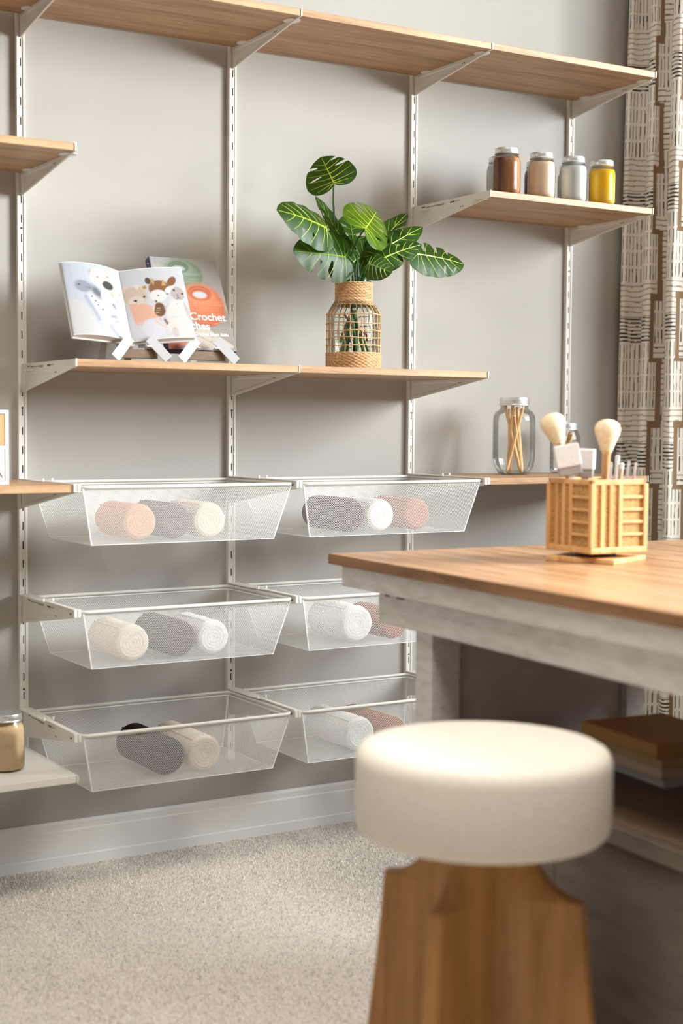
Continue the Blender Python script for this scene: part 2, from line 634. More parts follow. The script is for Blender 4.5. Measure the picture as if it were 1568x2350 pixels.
# ------------------------------------------------------------------ expanded-metal baskets
def mesh_panel(a, b, c, d, pw=0.0053, ph=0.0068, open_=0.815, edge=0.004):
    """expanded metal between corners a-b (bottom edge) and d-c (top edge): real diamond holes"""
    a, b, c, d = (np.array(p, float) for p in (a, b, c, d))
    w = (np.linalg.norm(b - a) + np.linalg.norm(c - d)) / 2
    h = (np.linalg.norm(d - a) + np.linalg.norm(c - b)) / 2
    nx, ny = max(4, round(w / pw)), max(4, round(h / ph))
    gi, gj = np.meshgrid(np.arange(nx), np.arange(ny), indexing='ij')
    cen = np.concatenate([np.stack([gi.ravel() + .5, gj.ravel() + .5], 1), np.stack(np.meshgrid(np.arange(1, nx), np.arange(1, ny), indexing='ij'), -1).reshape(-1, 2)], 0).astype(float)
    out = np.array([[-.5, 0], [0, -.5], [.5, 0], [0, .5]])
    O = cen[:, None, :] + out[None]
    I = cen[:, None, :] + out[None] * open_ * np.array([[1.0, 1.02]])
    UV = np.concatenate([O, I], 1).reshape(-1, 2) / np.array([nx, ny])
    bi = np.arange(len(cen))[:, None] * 8
    Q = np.concatenate([bi + np.array([[k, (k + 1) % 4, 4 + (k + 1) % 4, 4 + k]]) for k in range(4)], 1).reshape(-1, 4)
    u, v = UV[:, :1], UV[:, 1:]
    P = (a * (1 - u) + b * u) * (1 - v) + (d * (1 - u) + c * u) * v
    return P, Q


XA, XB = .0135, S - .0135
rim_y0, rim_y1 = -.398, -.030
bx0, bx1, by0, by1, bd = .044, .556, -.384, -.088, .150


def rounded(x0, x1, y0, y1, r, z, n=7):
    pts = []
    for cx, cy, a0 in ((x1 - r, y1 - r, 0), (x0 + r, y1 - r, 90), (x0 + r, y0 + r, 180), (x1 - r, y0 + r, 270)):
        for k in range(n):
            w = math.radians(a0 + 90 * k / (n - 1))
            pts.append((cx + r * math.cos(w), cy + r * math.sin(w), z))
    return pts


BASK = None


def basket(i, key, label):
    global BASK
    loc = (i * S, 0, ZT[key])
    if BASK:
        return dup(BASK, loc, label)
    t = thing('mesh_basket', label, 'basket', loc, group='white mesh baskets on the wall rails')
    zr = -.0065
    obj('rim', MB().tube(rounded(XA, XB, rim_y0, rim_y1, .022, zr), .0042, 10, closed=True), M['steel'], t, smooth=True)
    obj('inner_rim', MB().tube(rounded(XA + .008, XB - .008, rim_y0 + .008, rim_y1 - .008, .018, zr - .0075), .0018, 6, closed=True), M['mesh'], t, smooth=True)
    x0, x1, y0, y1 = XA + .004, XB - .004, rim_y0 + .003, rim_y1 - .004
    tl, tr_, br, bl = (x0, y0), (x1, y0), (x1, y1), (x0, y1)
    z = zr - .004
    B = [(bx0, by0, -bd), (bx1, by0, -bd), (bx1, by1, -bd), (bx0, by1, -bd)]
    Tp = [(*tl, z), (*tr_, z), (*br, z), (*bl, z)]
    for nm, q in (('front_mesh', (B[0], B[1], Tp[1], Tp[0])), ('back_mesh', (B[2], B[3], Tp[3], Tp[2])), ('side_mesh', (B[3], B[0], Tp[0], Tp[3])), ('side_mesh', (B[1], B[2], Tp[2], Tp[1])), ('bottom_mesh', (B[0], B[1], B[2], B[3]))):
        P, Q = mesh_panel(*q)
        o = fast_mesh(nm, P, Q, M['mesh'], t, smooth=False)
    e = MB()
    for k in range(4):
        e.tube([B[k], B[(k + 1) % 4]], .0009, 6)
    obj('bottom_edge', e, M['mesh'], t)
    for k in range(4):
        # folded corner seam: a narrow strip where the mesh panels overlap
        e = MB()
        a, b = Vector(B[k]), Vector(Tp[k])
        sx = 1 if k in (0, 3) else -1
        e.add([a, a + Vector((sx * .003, 0, 0)), b + Vector((sx * .004, 0, 0)), b], [(0, 1, 2, 3)])
        sy = 1 if k in (0, 1) else -1
        e.add([a, a + Vector((0, sy * .003, 0)), b + Vector((0, sy * .004, 0)), b], [(0, 1, 2, 3)])
        obj('corner_seam', e, M['mesh'], t)
    BASK = t
    return t


basket(0, 'R1', 'upper left white mesh basket holding peach, grey and cream rolls')
basket(1, 'R1', 'upper right white mesh basket holding plum, white and rose rolls')
basket(0, 'R2', 'middle left white mesh basket holding cream, charcoal and white rolls')
basket(1, 'R2', 'middle right white mesh basket partly hidden by the table corner')
basket(0, 'R3', 'lowest left white mesh basket holding dark and cream rolls')
basket(1, 'R3', 'lowest right white mesh basket partly hidden by table leg and stool')


# ------------------------------------------------------------------ rolled cloths
def cloth_mat(name, col):
    d = tuple(c * .72 for c in col[:3]) + (1,)
    m, _ = noise_color(mat(name, col, 0.95, spec=0.1), d, col, nscale=260, detail=3, bump=0.6, bdist=0.0015)
    m.node_tree.nodes['Principled BSDF'].inputs['Sheen Weight'].default_value = 0.12
    m.node_tree.nodes['Principled BSDF'].inputs['Sheen Tint'].default_value = col
    return m


def roll(label, px_, py_, key, col, Lr=.20, r=.047, yf=-.350, rx=0.0, seed=0, pitch=.0085, lump=0.0):
    zb = ZT[key] - bd + .0035
    c = at(px_, py_, yf)
    t = thing('rolled_cloth', label, 'cloth', (c.x, yf + Lr / 2, zb + r), rx, group='rolled cloths in the mesh baskets')
    rr = random.Random(seed)
    n, cap = 56, 0.013
    rings = []
    prof = []
    NR = 22
    for j in range(NR + 1):                       # front end, centre to rim with a spiral of layers
        prof.append(('f', j / NR))
    for j in range(1, 26):
        prof.append(('b', j / 26))
    for j in range(NR, -1, -1):
        prof.append(('e', j / NR))
    vs, fs = [], []
    ph1, ph2 = rr.random() * 6, rr.random() * 6
    for kind, q in prof:
        for k in range(n):
            w = 2 * PI * k / n
            lay = 0.0
            if kind == 'b':
                y = -Lr / 2 + cap + (Lr - 2 * cap) * q
                rad = r * (1 + lump * (math.sin(w * 3 + ph1 + y * 25) * .5 + math.sin(y * 70 + ph2) * .5))
            else:
                rad = r * q
                s = (rad / pitch - w / (2 * PI)) % 1.0
                lay = 0.0017 * (abs(math.sin(PI * s)) ** 0.6) * min(1, 4 * q)
                edge = cap * (1 - math.sqrt(max(0, 1 - max(0, (q - .68) / .32) ** 2)))
                y = Lr / 2 - edge + lay - .004
                if kind == 'f':
                    y = -y
            fl = 1.0
            zz = rad * math.sin(w)
            if zz < 0:
                fl = 1.0 - 0.04 * (rad / r)
            vs.append((rad * math.cos(w) * (1.015), y, max(zz * fl, -r + .0005)))
    N = len(prof)
    for i in range(N - 1):
        for k in range(n):
            fs.append((i * n + k, i * n + (k + 1) % n, (i + 1) * n + (k + 1) % n, (i + 1) * n + k))
    m = MB().add(vs, fs)
    obj('cloth_roll', m, col, t, smooth=True, angle=80)
    # loose outer hem lying along the roll
    wh = 1.9 + rr.random() * .5
    hm = MB()
    pts = []
    for j in range(14):
        y = -Lr / 2 + .012 + (Lr - .024) * j / 13
        pts.append((r * 1.012 * math.cos(wh), y, r * 1.012 * math.sin(wh)))
    hm.tube(pts, .0025, 6)
    obj('hem', hm, col, t, smooth=True)
    return t


C = dict(peach=cloth_mat('cloth_peach', lin(214, 160, 126)), mauve=cloth_mat('cloth_grey_mauve', lin(106, 78, 82)), cream=cloth_mat('cloth_cream', lin(232, 216, 198)),
         plum=cloth_mat('cloth_plum', lin(86, 50, 64)), white=cloth_mat('cloth_white', lin(238, 236, 232)), rose=cloth_mat('cloth_rose', lin(182, 126, 106)),
         char=cloth_mat('cloth_charcoal', lin(74, 48, 44)), brown=cloth_mat('cloth_brown', lin(160, 98, 64)), darkb=cloth_mat('cloth_dark_brown', lin(42, 28, 28)))
roll('rolled peach cloth in the upper left mesh basket', 322, 1197, 'R1', C['peach'], seed=1)
roll('rolled grey mauve cloth in the upper left mesh basket', 404, 1195, 'R1', C['mauve'], seed=2)
roll('rolled cream cloth in the upper left mesh basket', 483, 1193, 'R1', C['cream'], seed=3)
roll('rolled plum cloth in the upper right mesh basket', 806, 1180, 'R1', C['plum'], seed=4, r=.048)
roll('rolled white cloth in the upper right mesh basket', 876, 1180, 'R1', C['white'], seed=5, r=.046, lump=.02)
roll('rolled dusty rose cloth in the upper right mesh basket', 959, 1180, 'R1', C['rose'], seed=6, r=.046)
roll('rolled cream cloth in the middle left mesh basket', 306, 1473, 'R2', C['cream'], seed=7)
roll('rolled charcoal cloth in the middle left mesh basket', 413, 1463, 'R2', C['char'], seed=8, r=.049)
roll('rolled white cloth in the middle left mesh basket', 492, 1458, 'R2', C['white'], seed=9, r=.046, lump=.03)
roll('fat rolled white cloth in the middle right mesh basket', 822, 1436, 'R2', C['white'], seed=10, r=.052, lump=.05)
roll('rolled brown cloth in the middle right mesh basket behind table corner', 908, 1428, 'R2', C['brown'], seed=11, r=.044)
roll('rolled dark brown cloth in the lowest left mesh basket', 387, 1735, 'R3', C['darkb'], seed=12, r=.050, Lr=.24)
roll('rolled cream cloth in the lowest left mesh basket', 472, 1727, 'R3', C['cream'], seed=13, r=.048, Lr=.24)
roll('rolled white cloth in the lowest right mesh basket', 829, 1690, 'R3', C['white'], seed=14, r=.048, Lr=.24, lump=.03)
roll('rolled brown cloth in the lowest right mesh basket', 908, 1676, 'R3', C['brown'], seed=15, r=.042, Lr=.25)


# ------------------------------------------------------------------ table, stool
M['table_top'] = wood('table_top_wood', lin(140, 100, 68), lin(176, 134, 98), lin(196, 156, 120), 'y', 40, 0.34)
M['table_edge'] = wood('table_edge_wood', lin(104, 72, 46), lin(134, 96, 64), lin(152, 112, 78), 'y', 40, 0.45)
M['lime'], _ = noise_color(mat('limewashed_wood', lin(196, 186, 176), 0.6, spec=0.3), lin(184, 176, 170), lin(206, 201, 197), scale=(9, 2.2, 9), nscale=7, detail=8, lo=.25, hi=.55, bump=.25, bscale=40, bdist=.001)
M['lime_shaded'], _ = noise_color(mat('shaded_limewash', lin(128, 112, 98), 0.6, spec=0.3), lin(108, 96, 86), lin(124, 111, 100), scale=(6, 1.2, 6), nscale=5, detail=8, lo=.3, hi=.6)  # limewash darkened to carry the shade under the tabletop
M['panel'], _ = noise_color(mat('grey_panel', lin(168, 158, 148), 0.6, spec=0.3), lin(184, 174, 166), lin(198, 189, 182), scale=(6, 1.2, 6), nscale=3, detail=6)
M['shelf_brown'] = wood('shelf_brown_wood', lin(72, 56, 44), lin(90, 72, 57), lin(102, 83, 67), 'y', 40, 0.5)  # shelf wood also darkened for the shade the tabletop casts

TA = math.radians(-3.2)
tb = thing('craft_table', 'counter height craft table with brown wood top and whitewashed base', 'table', (.436, -.868, 0), TA)
W_, L_ = 1.25, 1.75
nb = 7
for k in range(nb):                          # the top is glued up from planks running front to back
    x0, x1 = W_ * k / nb, W_ * (k + 1) / nb
    obj('plank', MB().box(x0 + (.0004 if k else 0), x1 - (.0004 if k < nb - 1 else 0), -L_ + .03, -.03, .8905, .914), M['table_top'], tb, bevel=.0012)
for y0, y1 in ((-.03, 0), (-L_, -L_ + .03)):
    obj('breadboard_end', MB().box(0, W_, y0, y1, .8905, .914), M['table_top'], tb, bevel=.0015)
obj('edge_band', MB().box(-.003, 0, -L_, 0, .8905, .9136), M['table_edge'], tb)
obj('edge_band', MB().box(W_, W_ + .003, -L_, 0, .8905, .9136), M['table_edge'], tb)


def frame_of(x0, x1, y0, y1, z0, z1, t):
    m = MB()
    m.box(x0, x0 + t, y0, y1, z0, z1).box(x1 - t, x1, y0, y1, z0, z1)
    m.box(x0 + t, x1 - t, y0, y0 + t, z0, z1).box(x0 + t, x1 - t, y1 - t, y1, z0, z1)
    return m


obj('upper_apron', frame_of(.004, W_ - .06, -L_ + .05, -.055, .8445, .8905, .022), M['lime'], tb, bevel=.0015)
lx, ly = .016, -.205
bw, bl = .605, 1.36
obj('lower_apron', frame_of(lx, lx + bw, ly - bl, ly, .778, .8445, .022), M['lime'], tb, bevel=.0015)
g = MB()
for y0, y1 in ((-.252, -.233), (-.315, -.283)):
    g.box(lx - .0008, lx + .001, y0, y1, .8385, .8425)
obj('fixing_slot', g, M['screw'], tb)
fx, fy = .027, -.345                          # back left corner of the leg and shelf block
fw = .568
legs = ((fx, fy, .07), (fx + fw - .052, fy, .052), (fx, ly - bl + .12, .07), (fx + fw - .052, ly - bl + .12, .052))
for x, y, lw_ in legs:
    obj('leg', MB().box(x, x + lw_, y - .066, y, .527, .778), M['lime'], tb, bevel=.002)
obj('back_panel', MB().box(fx + .07, fx + fw - .052, fy - .048, fy - .034, .527, .778), M['panel'], tb)
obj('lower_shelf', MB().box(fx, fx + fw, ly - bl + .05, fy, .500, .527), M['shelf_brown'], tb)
obj('shelf_fascia', MB().box(fx - .006, fx, ly - bl + .05, fy,   .490, .524).box(fx, fx + fw, fy, fy + .006, .490, .524), M['lime_shaded'], tb, bevel=.001)
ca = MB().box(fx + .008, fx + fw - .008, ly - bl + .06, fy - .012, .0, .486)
obj('base_cabinet', ca, M['lime_shaded'], tb)
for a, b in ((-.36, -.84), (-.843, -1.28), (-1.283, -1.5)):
    obj('side_panel', MB().box(fx + .002, fx + .008, b, a, .02, .483), M['lime_shaded'], tb, bevel=.001)

# books lying on the lower shelf
BT = [lin(178, 172, 170), lin(190, 168, 146), lin(178, 146, 104), lin(172, 128, 76)]
c0 = Vector((.652, -1.752, .5275))
zz = .5275
specs = [(.0175, .30, .225, 0.00, 0.004, 'grey'), (.023, .295, .22, -.012, 0.0, 'beige'), (.0185, .265, .215, -.016, -.004, 'ochre'), (.0275, .245, .20, -.026, 0.0, 'brown')]
BKA = math.radians(-6)
labels = ['flat grey book at bottom of the stack under the table', 'flat beige book second from bottom under the table', 'flat ochre book just below the brown one under the table', 'thick brown book on top of the stack under the table']
page_m = mat('page_block', lin(214, 204, 188), 0.8)
for (th, dl, wd_, ox, oy, nm), lab, col in zip(specs, labels, BT):
    bm_ = mat('cover_' + nm, col, 0.6, spec=.3)
    b = thing('stacked_book', lab, 'book', (c0.x + ox, c0.y + oy, zz), BKA, group='books stacked under the table')
    cv = MB()
    cv.box(0, wd_, 0, dl, 0, .002).box(0, wd_, 0, dl, th - .002, th).box(0, .003, 0, dl, .002, th - .002).box(.003, wd_, 0, .003, .002, th - .002)
    obj('cover', cv, bm_, b, bevel=.0008)
    obj('pages', MB().box(.003, wd_ - .005, .004, dl - .004, .002, th - .002), page_m, b)
    zz += th + .0004

# stool
M['boucle'], _ = noise_color(mat('cream_fabric', lin(232, 224, 210), 0.95, spec=.15), lin(216, 206, 191), lin(230, 222, 209), nscale=180, detail=3, bump=.5, bdist=.0012)
M['stool_wood'] = wood('honey_wood', lin(140, 95, 48), lin(162, 114, 62), lin(178, 130, 75), 'z', 30, 0.42)
st = thing('round_stool', 'round stool with cream padded seat and flared wooden star base', 'stool', (.129, -1.872, 0), 0)
prof = [(0.0, .551), (.186, .551), (.198, .554), (.2055, .562), (.2085, .573), (.2085, .668), (.2065, .679), (.2015, .687), (.191, .693), (.17, .696), (.10, .698), (0, .6985)]
obj('seat_cushion', MB().lathe(prof, 96), M['boucle'], st, smooth=True, angle=60)
for k in range(4):
    w0 = math.radians(-151 + 90 * k)
    e = Vector((math.cos(w0), math.sin(w0), 0))
    s_ = Vector((-math.sin(w0), math.cos(w0), 0))
    zs = [0, .10, .20, .30, .40, .460]
    rs = [.232, .217, .203, .190, .180, .1745]
    for j in range(1, 9):
        th = PI / 2 * j / 8
        zs.append(.553 - .093 * math.cos(th))
        rs.append(.1765 - .088 * math.sin(th))
    vs, fs = [], []
    for z, r in zip(zs, rs):
        tw = .0145 if z <= .46 else .0145
        val = .066
        v45 = val * .7071
        sec = [Vector((0, 0, 0)), e * v45 - s_ * v45, e * min(r - .012, .1 + .0) - s_ * .026, e * (r - .004) - s_ * tw, e * r - s_ * (tw - .004), e * r + s_ * (tw - .004), e * (r - .004) + s_ * tw, e * min(r - .012, .1) + s_ * .026, e * v45 + s_ * v45]
        vs += [(p.x, p.y, z) for p in sec]
    n = 9
    for i in range(len(zs) - 1):
        for q in range(n):
            fs.append((i * n + q, i * n + (q + 1) % n, (i + 1) * n + (q + 1) % n, (i + 1) * n + q))
    fs.append(tuple(reversed(range(n))))
    fs.append(tuple((len(zs) - 1) * n + q for q in range(n)))
    obj('leg', MB().add(vs, fs), M['stool_wood'], st, smooth=True, angle=32)


# ------------------------------------------------------------------ caddy and brushes on the table
M['bamboo'] = wood('bamboo', lin(196, 140, 84), lin(216, 164, 106), lin(230, 184, 130), 'z', 40, 0.42)
rt_, _ = noise_color(mat('rattan_weave', lin(186, 144, 88), 0.7, spec=.2), lin(146, 108, 60), lin(206, 166, 108), scale=(40, 40, 260), nscale=4, detail=2, lo=.35, hi=.62, bump=.8, bdist=.001)
cx, cy, cz = .878, -1.285, .914
CR = math.radians(-3.2)
# the caddy's corner points at the camera: left face 125 px, right face 103 px wide
view = math.atan2(cy - CAM.y, cx - CAM.x)
CA = view - PI / 2 + math.radians(39.5)
cdy = thing('desk_caddy', 'square bamboo desk caddy with slatted sides holding brushes and sponges', 'caddy', (cx, cy, cz), 0)
pb = MB().box(-.083, .083, -.083, .083, 0, .0115)
po = obj('base_plate', pb, M['bamboo'], cdy, bevel=.002)
po.rotation_euler = (0, 0, view - PI / 2 + math.radians(64.5))
obj('swivel', MB().lathe([(.045, .0115), (.045, .022)], 32), M['screw'], cdy)
a_, hb_, z0_, z1_ = .0738, .079, .022, .182
bt = obj('bottom_tray', MB().box(-hb_, hb_, -hb_, hb_, z0_, z0_ + .013), M['bamboo'], cdy, bevel=.002)
parts = [bt]
tr_m = MB()
for q in (-1, 1):
    tr_m.box(-a_ - .002, a_ + .002, q * a_ - .006 * (q > 0) - .002 * (q < 0), q * a_ + .002 * (q > 0) + .006 * (q < 0), z1_ - .011, z1_)
    tr_m.box(q * a_ - .006 * (q > 0) - .002 * (q < 0), q * a_ + .002 * (q > 0) + .006 * (q < 0), -a_ - .002, a_ + .002, z1_ - .011, z1_)
parts.append(obj('top_rim', tr_m, M['bamboo'], cdy, bevel=.001))
for sx in (-1, 1):
    for sy in (-1, 1):
        parts.append(obj('corner_post', MB().box(sx * a_ - .0055, sx * a_ + .0055, sy * a_ - .0055, sy * a_ + .0055, z0_ + .013, z1_ - .009), M['bamboo'], cdy, bevel=.0012))
iz0, iz1 = z0_ + .013, z1_ - .011
for f in range(4):
    R_ = Matrix.Rotation(f * PI / 2, 3, 'Z')

    def fb(x0, x1, dn, df, za, zb_):
        # box on the face whose outward normal is -y, x measured across the face
        c = Vector(((x0 + x1) / 2, -a_ + (dn + df) / 2, (za + zb_) / 2))
        return MB().obox(R_ @ c, R_ @ Vector(((x1 - x0) / 2, 0, 0)), R_ @ Vector((0, (df - dn) / 2, 0)), (0, 0, (zb_ - za) / 2))
    parts.append(obj('rattan_panel', fb(-a_, a_, .001, .003, iz0, iz1), rt_, cdy))
    for x in (-.046, -.022, .004):
        parts.append(obj('upright_slat', fb(x - .0045, x + .0045, -.0035, .001, iz0, iz1), M['bamboo'], cdy, bevel=.0008))
    for q in range(4):
        z = iz0 + (iz1 - iz0) * (q + 1) / 5
        parts.append(obj('cross_slat', fb(.0085, a_ - .0055, -.0035, .001, z - .003, z + .003), M['bamboo'], cdy, bevel=.0008))
parts.append(obj('divider', MB().box(-a_ + .006, a_ - .006, -.0025, .0025, iz0, z1_ - .03).box(-.0025, .0025, -a_ + .006, a_ - .006, iz0, z1_ - .032), M['bamboo'], cdy))
for p in parts:
    p.rotation_euler = (0, 0, CA)

M['bristle'], _ = noise_color(mat('bristle', lin(244, 224, 188), 0.85, spec=.15), lin(236, 210, 166), lin(250, 236, 208), scale=(1, 1, .15), nscale=300, detail=2, bump=.7, bdist=.0012)
M['handle'] = wood('brush_handle_wood', lin(160, 118, 76), lin(190, 146, 100), lin(206, 166, 122), 'z', 40, 0.4)
M['dark'] = mat('dark_ferrule', lin(60, 40, 34), 0.4)
M['pinkmetal'] = mat('ferrule_metal', lin(206, 190, 184), 0.3, metal=.8)
M['foam'], _ = noise_color(mat('foam_white', lin(240, 238, 238), 0.9, spec=.1), lin(232, 230, 232), lin(245, 244, 244), nscale=120, bump=.4, bdist=.001)
M['grey_plastic'] = mat('grey_plastic', lin(168, 160, 160), 0.5)
M['white_plastic'] = mat('white_plastic', lin(232, 232, 234), 0.35)


def vec_frame(o, base, tip):
    """stand a thing built along +z at base, pointing to tip"""
    o.location = base
    o.rotation_mode = 'QUATERNION'
    o.rotation_quaternion = (Vector(tip) - Vector(base)).to_track_quat('Z', 'Y')


def brush(label, base, tip, head, handle_parts):
    t = thing('powder_brush', label, 'brush', (0, 0, 0), group='soft brushes in the bamboo caddy')
    vec_frame(t, base, tip)
    Lb = (Vector(tip) - Vector(base)).length
    h = Lb - head[1]
    obj('bristles', MB().lathe([(.009, h), (.0135, h + .012), (.0205, h + .030), (.0265, h + .046), (.0285, h + .056), (.0265, h + .066), (.020, h + .0735), (.011, h + .0775), (0, h + .079)], 32), M['bristle'], t, smooth=True, angle=70)
    z = 0
    for nm, frac, r0, r1, m in handle_parts:
        z1 = h * frac
        obj(nm, MB().lathe([(r0, z), (r1, z1)], 20), m, t, smooth=True)
        z = z1
    return t


inz = cz + iz0 + .001


def tabpt(px_, py_, d):
    """point seen at this place of the photograph at viewing depth d"""
    v = _f + RT * ((px_ - 784) / FPX) - UP * ((py_ - 1175) / FPX)
    return CAM + v * d


dep = (Vector((cx, cy, 1.0)) - CAM).dot(_f)
brush('soft cream brush with pale ferrule leaning left in the bamboo caddy', Vector((cx - .012, cy + .012, inz)), tabpt(1262, 949, dep + .02), (0, .079), (('handle', .70, .006, .0065, M['handle']), ('ferrule', 1.0, .0075, .0105, M['pinkmetal'])))
brush('soft cream brush with wooden handle at the right of the caddy', Vector((cx - .010, cy - .030, inz)), tabpt(1396, 962, dep - .03), (0, .079), (('handle', .55, .0055, .006, M['dark']), ('ferrule', .60, .0085, .0085, M['dark']), ('neck', 1.0, .0085, .0095, M['handle'])))


def sponge(label, pc, d, w, h, tilt, yaw):
    t = thing('foam_brush', label, 'sponge', (0, 0, 0), group='white foam brushes in the caddy')
    c = tabpt(pc[0], pc[1], d)
    t.location = c
    t.rotation_euler = (0, tilt, yaw)
    obj('foam_head', MB().box(-w / 2, w / 2, -.011, .011, -h / 2, h / 2), M['foam'], t, bevel=.003)
    bot = c.z - inz - h / 2
    obj('holder', MB().box(-w / 2 + .002, w / 2 - .002, -.0085, .0085, -h / 2 - .018, -h / 2 + .0), M['grey_plastic'], t, bevel=.002)
    obj('stick', MB().box(-.006, .006, -.004, .004, -h / 2 - bot * .93, -h / 2 - .016), M['white_plastic'], t, bevel=.001)
    return t


vy = view - PI / 2
sponge('large tilted white foam brush in front of the small stick jar', (1303, 1046), dep - .03, .055, .050, math.radians(-11), vy + .12)
sponge('smaller upright white foam brush in the middle of the caddy', (1347, 1054), dep + .015, .036, .046, math.radians(2), vy - .2)
pens = [(1337, 1052, .0042, 'slim white stick beside the foam brush in the caddy', lin(236, 236, 236), -.0), (1403, 1060, .0036, 'thin leaning white stick right of the wooden brush handle', lin(224, 224, 230), -.35),
        (1418, 1044, .0045, 'tall white capped stick at the back right of the caddy', lin(240, 240, 240), .3), (1428, 1062, .0045, 'tan pencil at the right side of the caddy', lin(214, 178, 150), .2),
        (1444, 1058, .009, 'flat pale grey ruler at the right side of the caddy', lin(206, 208, 214), .25), (1460, 1062, .009, 'flat pale pink ruler at the right edge of the caddy', lin(222, 206, 202), .2)]
for px_, py_, r, lab, col, l in pens:
    dd = dep + (.02 if px_ < 1430 else -.01)
    tip = tabpt(px_, py_, dd)
    base = Vector((cx, cy, inz)) + (Vector((tip.x - cx, tip.y - cy, 0)) * .72)
    t = thing('craft_stick', lab, 'stick')
    vec_frame(t, base, tip)
    Lp = (tip - base).length
    if r > .006:
        obj('blade', MB().box(-r, r, -.0015, .0015, 0, Lp), mat('stick_flat', col, .4), t, bevel=.001)
        obj('end_mark', MB().box(-r * .8, r * .8, -.0017, -.0015, Lp - .012, Lp - .010), M['grey_plastic'], t)
    else:
        obj('shaft', MB().lathe([(r, 0), (r, Lp - .014)], 12), mat('stick_shaft', col, .4), t, smooth=True)
        obj('tip', MB().lathe([(r * 1.15, Lp - .014), (r * 1.1, Lp - .002), (r * .6, Lp)], 12), M['white_plastic'], t, smooth=True)


# ------------------------------------------------------------------ jars
M['glass'] = glass('jar_glass')
M['zinc'] = mat('zinc_lid', lin(216, 216, 214), 0.34, metal=.8)


def jar_profile(r, h, neck, nh):
    return [(0, .002), (r * .55, .0015), (r * .80, 0), (r * .92, .004), (r * .985, h * .06), (r, h * .12), (r, h * .66), (r * .985, h * .72), (r * .93, h * .78), (neck * 1.03, h * .86), (neck, h * .875), (neck, h - nh)]


def jar(label, c, r, h, fill=None, level=.84, group='screw lid glass jars', fname='powder'):
    t = thing('glass_jar', label, 'jar', c, group=group)
    neck = r * .80
    obj('glass_body', MB().lathe(jar_profile(r, h, neck, h * .105), 48, closed_ends=False), M['glass'], t, smooth=True, angle=80)
    lh = h * .125
    z0 = h - lh
    lr = neck * 1.075
    prof = [(lr * 1.015, z0), (lr * 1.015, z0 + lh * .12), (lr * .985, z0 + lh * .2), (lr, z0 + lh * .3), (lr * .975, z0 + lh * .42), (lr, z0 + lh * .54), (lr * .975, z0 + lh * .66), (lr * .99, z0 + lh * .9), (lr * .965, z0 + lh), (lr * .90, z0 + lh), (lr * .88, z0 + lh * .95), (0, z0 + lh * .95)]
    obj('screw_lid', MB().lathe(prof, 48), M['zinc'], t, smooth=True, angle=50)
    if fill:
        k = .965
        pr = [(rr * k, zz_ * .985 + .003) for rr, zz_ in jar_profile(r, h, neck, h * .105) if zz_ <= h * level] + [(0, h * level)]
        obj(fname, MB().lathe(pr, 48), fill, t, smooth=True, angle=70)
    return t


def fillmat(name, a, b, sc, lo=.35, hi=.65, scale=(1, 1, 1), rough=.8):
    return noise_color(mat(name, a, rough, spec=.25), a, b, scale=scale, nscale=sc, detail=5, lo=lo, hi=hi)[0]


F = dict(coffee=fillmat('brown_fill', lin(108, 66, 50), lin(178, 124, 80), 14, .4, .6, (1.2, 1.2, .12)), oat=fillmat('oat_fill', lin(232, 208, 180), lin(214, 186, 156), 40, .55, .75),
         pale=fillmat('pale_fill', lin(216, 216, 212), lin(196, 196, 194), 30, .5, .7, (1, 1, .3)), yellow=fillmat('yellow_fill', lin(240, 188, 20), lin(222, 186, 96), 14, .5, .66, (1, 1, .5)),
         plum=fillmat('plum_fill', lin(112, 78, 66), lin(128, 92, 80), 20), tan=fillmat('tan_fill', lin(228, 198, 158), lin(206, 170, 128), 30, .55, .8))
z4 = ZT['T4'] + .0005
for lab, px_, py_, y, key, fn in (('mason jar of brown powder at left end of the jar row', 1163, 395, -.345, 'coffee', 'powder'), ('mason jar of speckled cream oats, second in the front row', 1243, 404, -.345, 'oat', 'oats'),
                                  ('mason jar of pale grey grains, third in the front row', 1316, 413, -.345, 'pale', 'grains'), ('mason jar of bright yellow powder at right end of the row', 1382, 420, -.345, 'yellow', 'powder')):
    p = at(px_, py_, y)
    jar(lab, (p.x, y, z4), .0405, .134, F[key], .84, 'mason jars on the high right shelf', fn)
for lab, px_, py_, y, key in (('pale mason jar half hidden behind the brown one', 1148, 415, -.225, 'pale'), ('dark brown mason jar peeking out behind the cream oats jar', 1234, 425, -.225, 'plum'), ('pale mason jar hidden behind the grey grain jar', 1309, 430, -.225, 'pale')):
    p = at(px_, py_, y)
    jar(lab, (p.x, y, z4), .0405, .134, F[key], .84, 'mason jars on the high right shelf')
pl = at(14, 1700, -.255)
jar('jar of tan powder with zinc lid on the low white shelf', (pl.x, -.255, ZT['W'] + .0005), .0455, .142, F['tan'], .83)
zr1 = ZT['R1'] + .0005


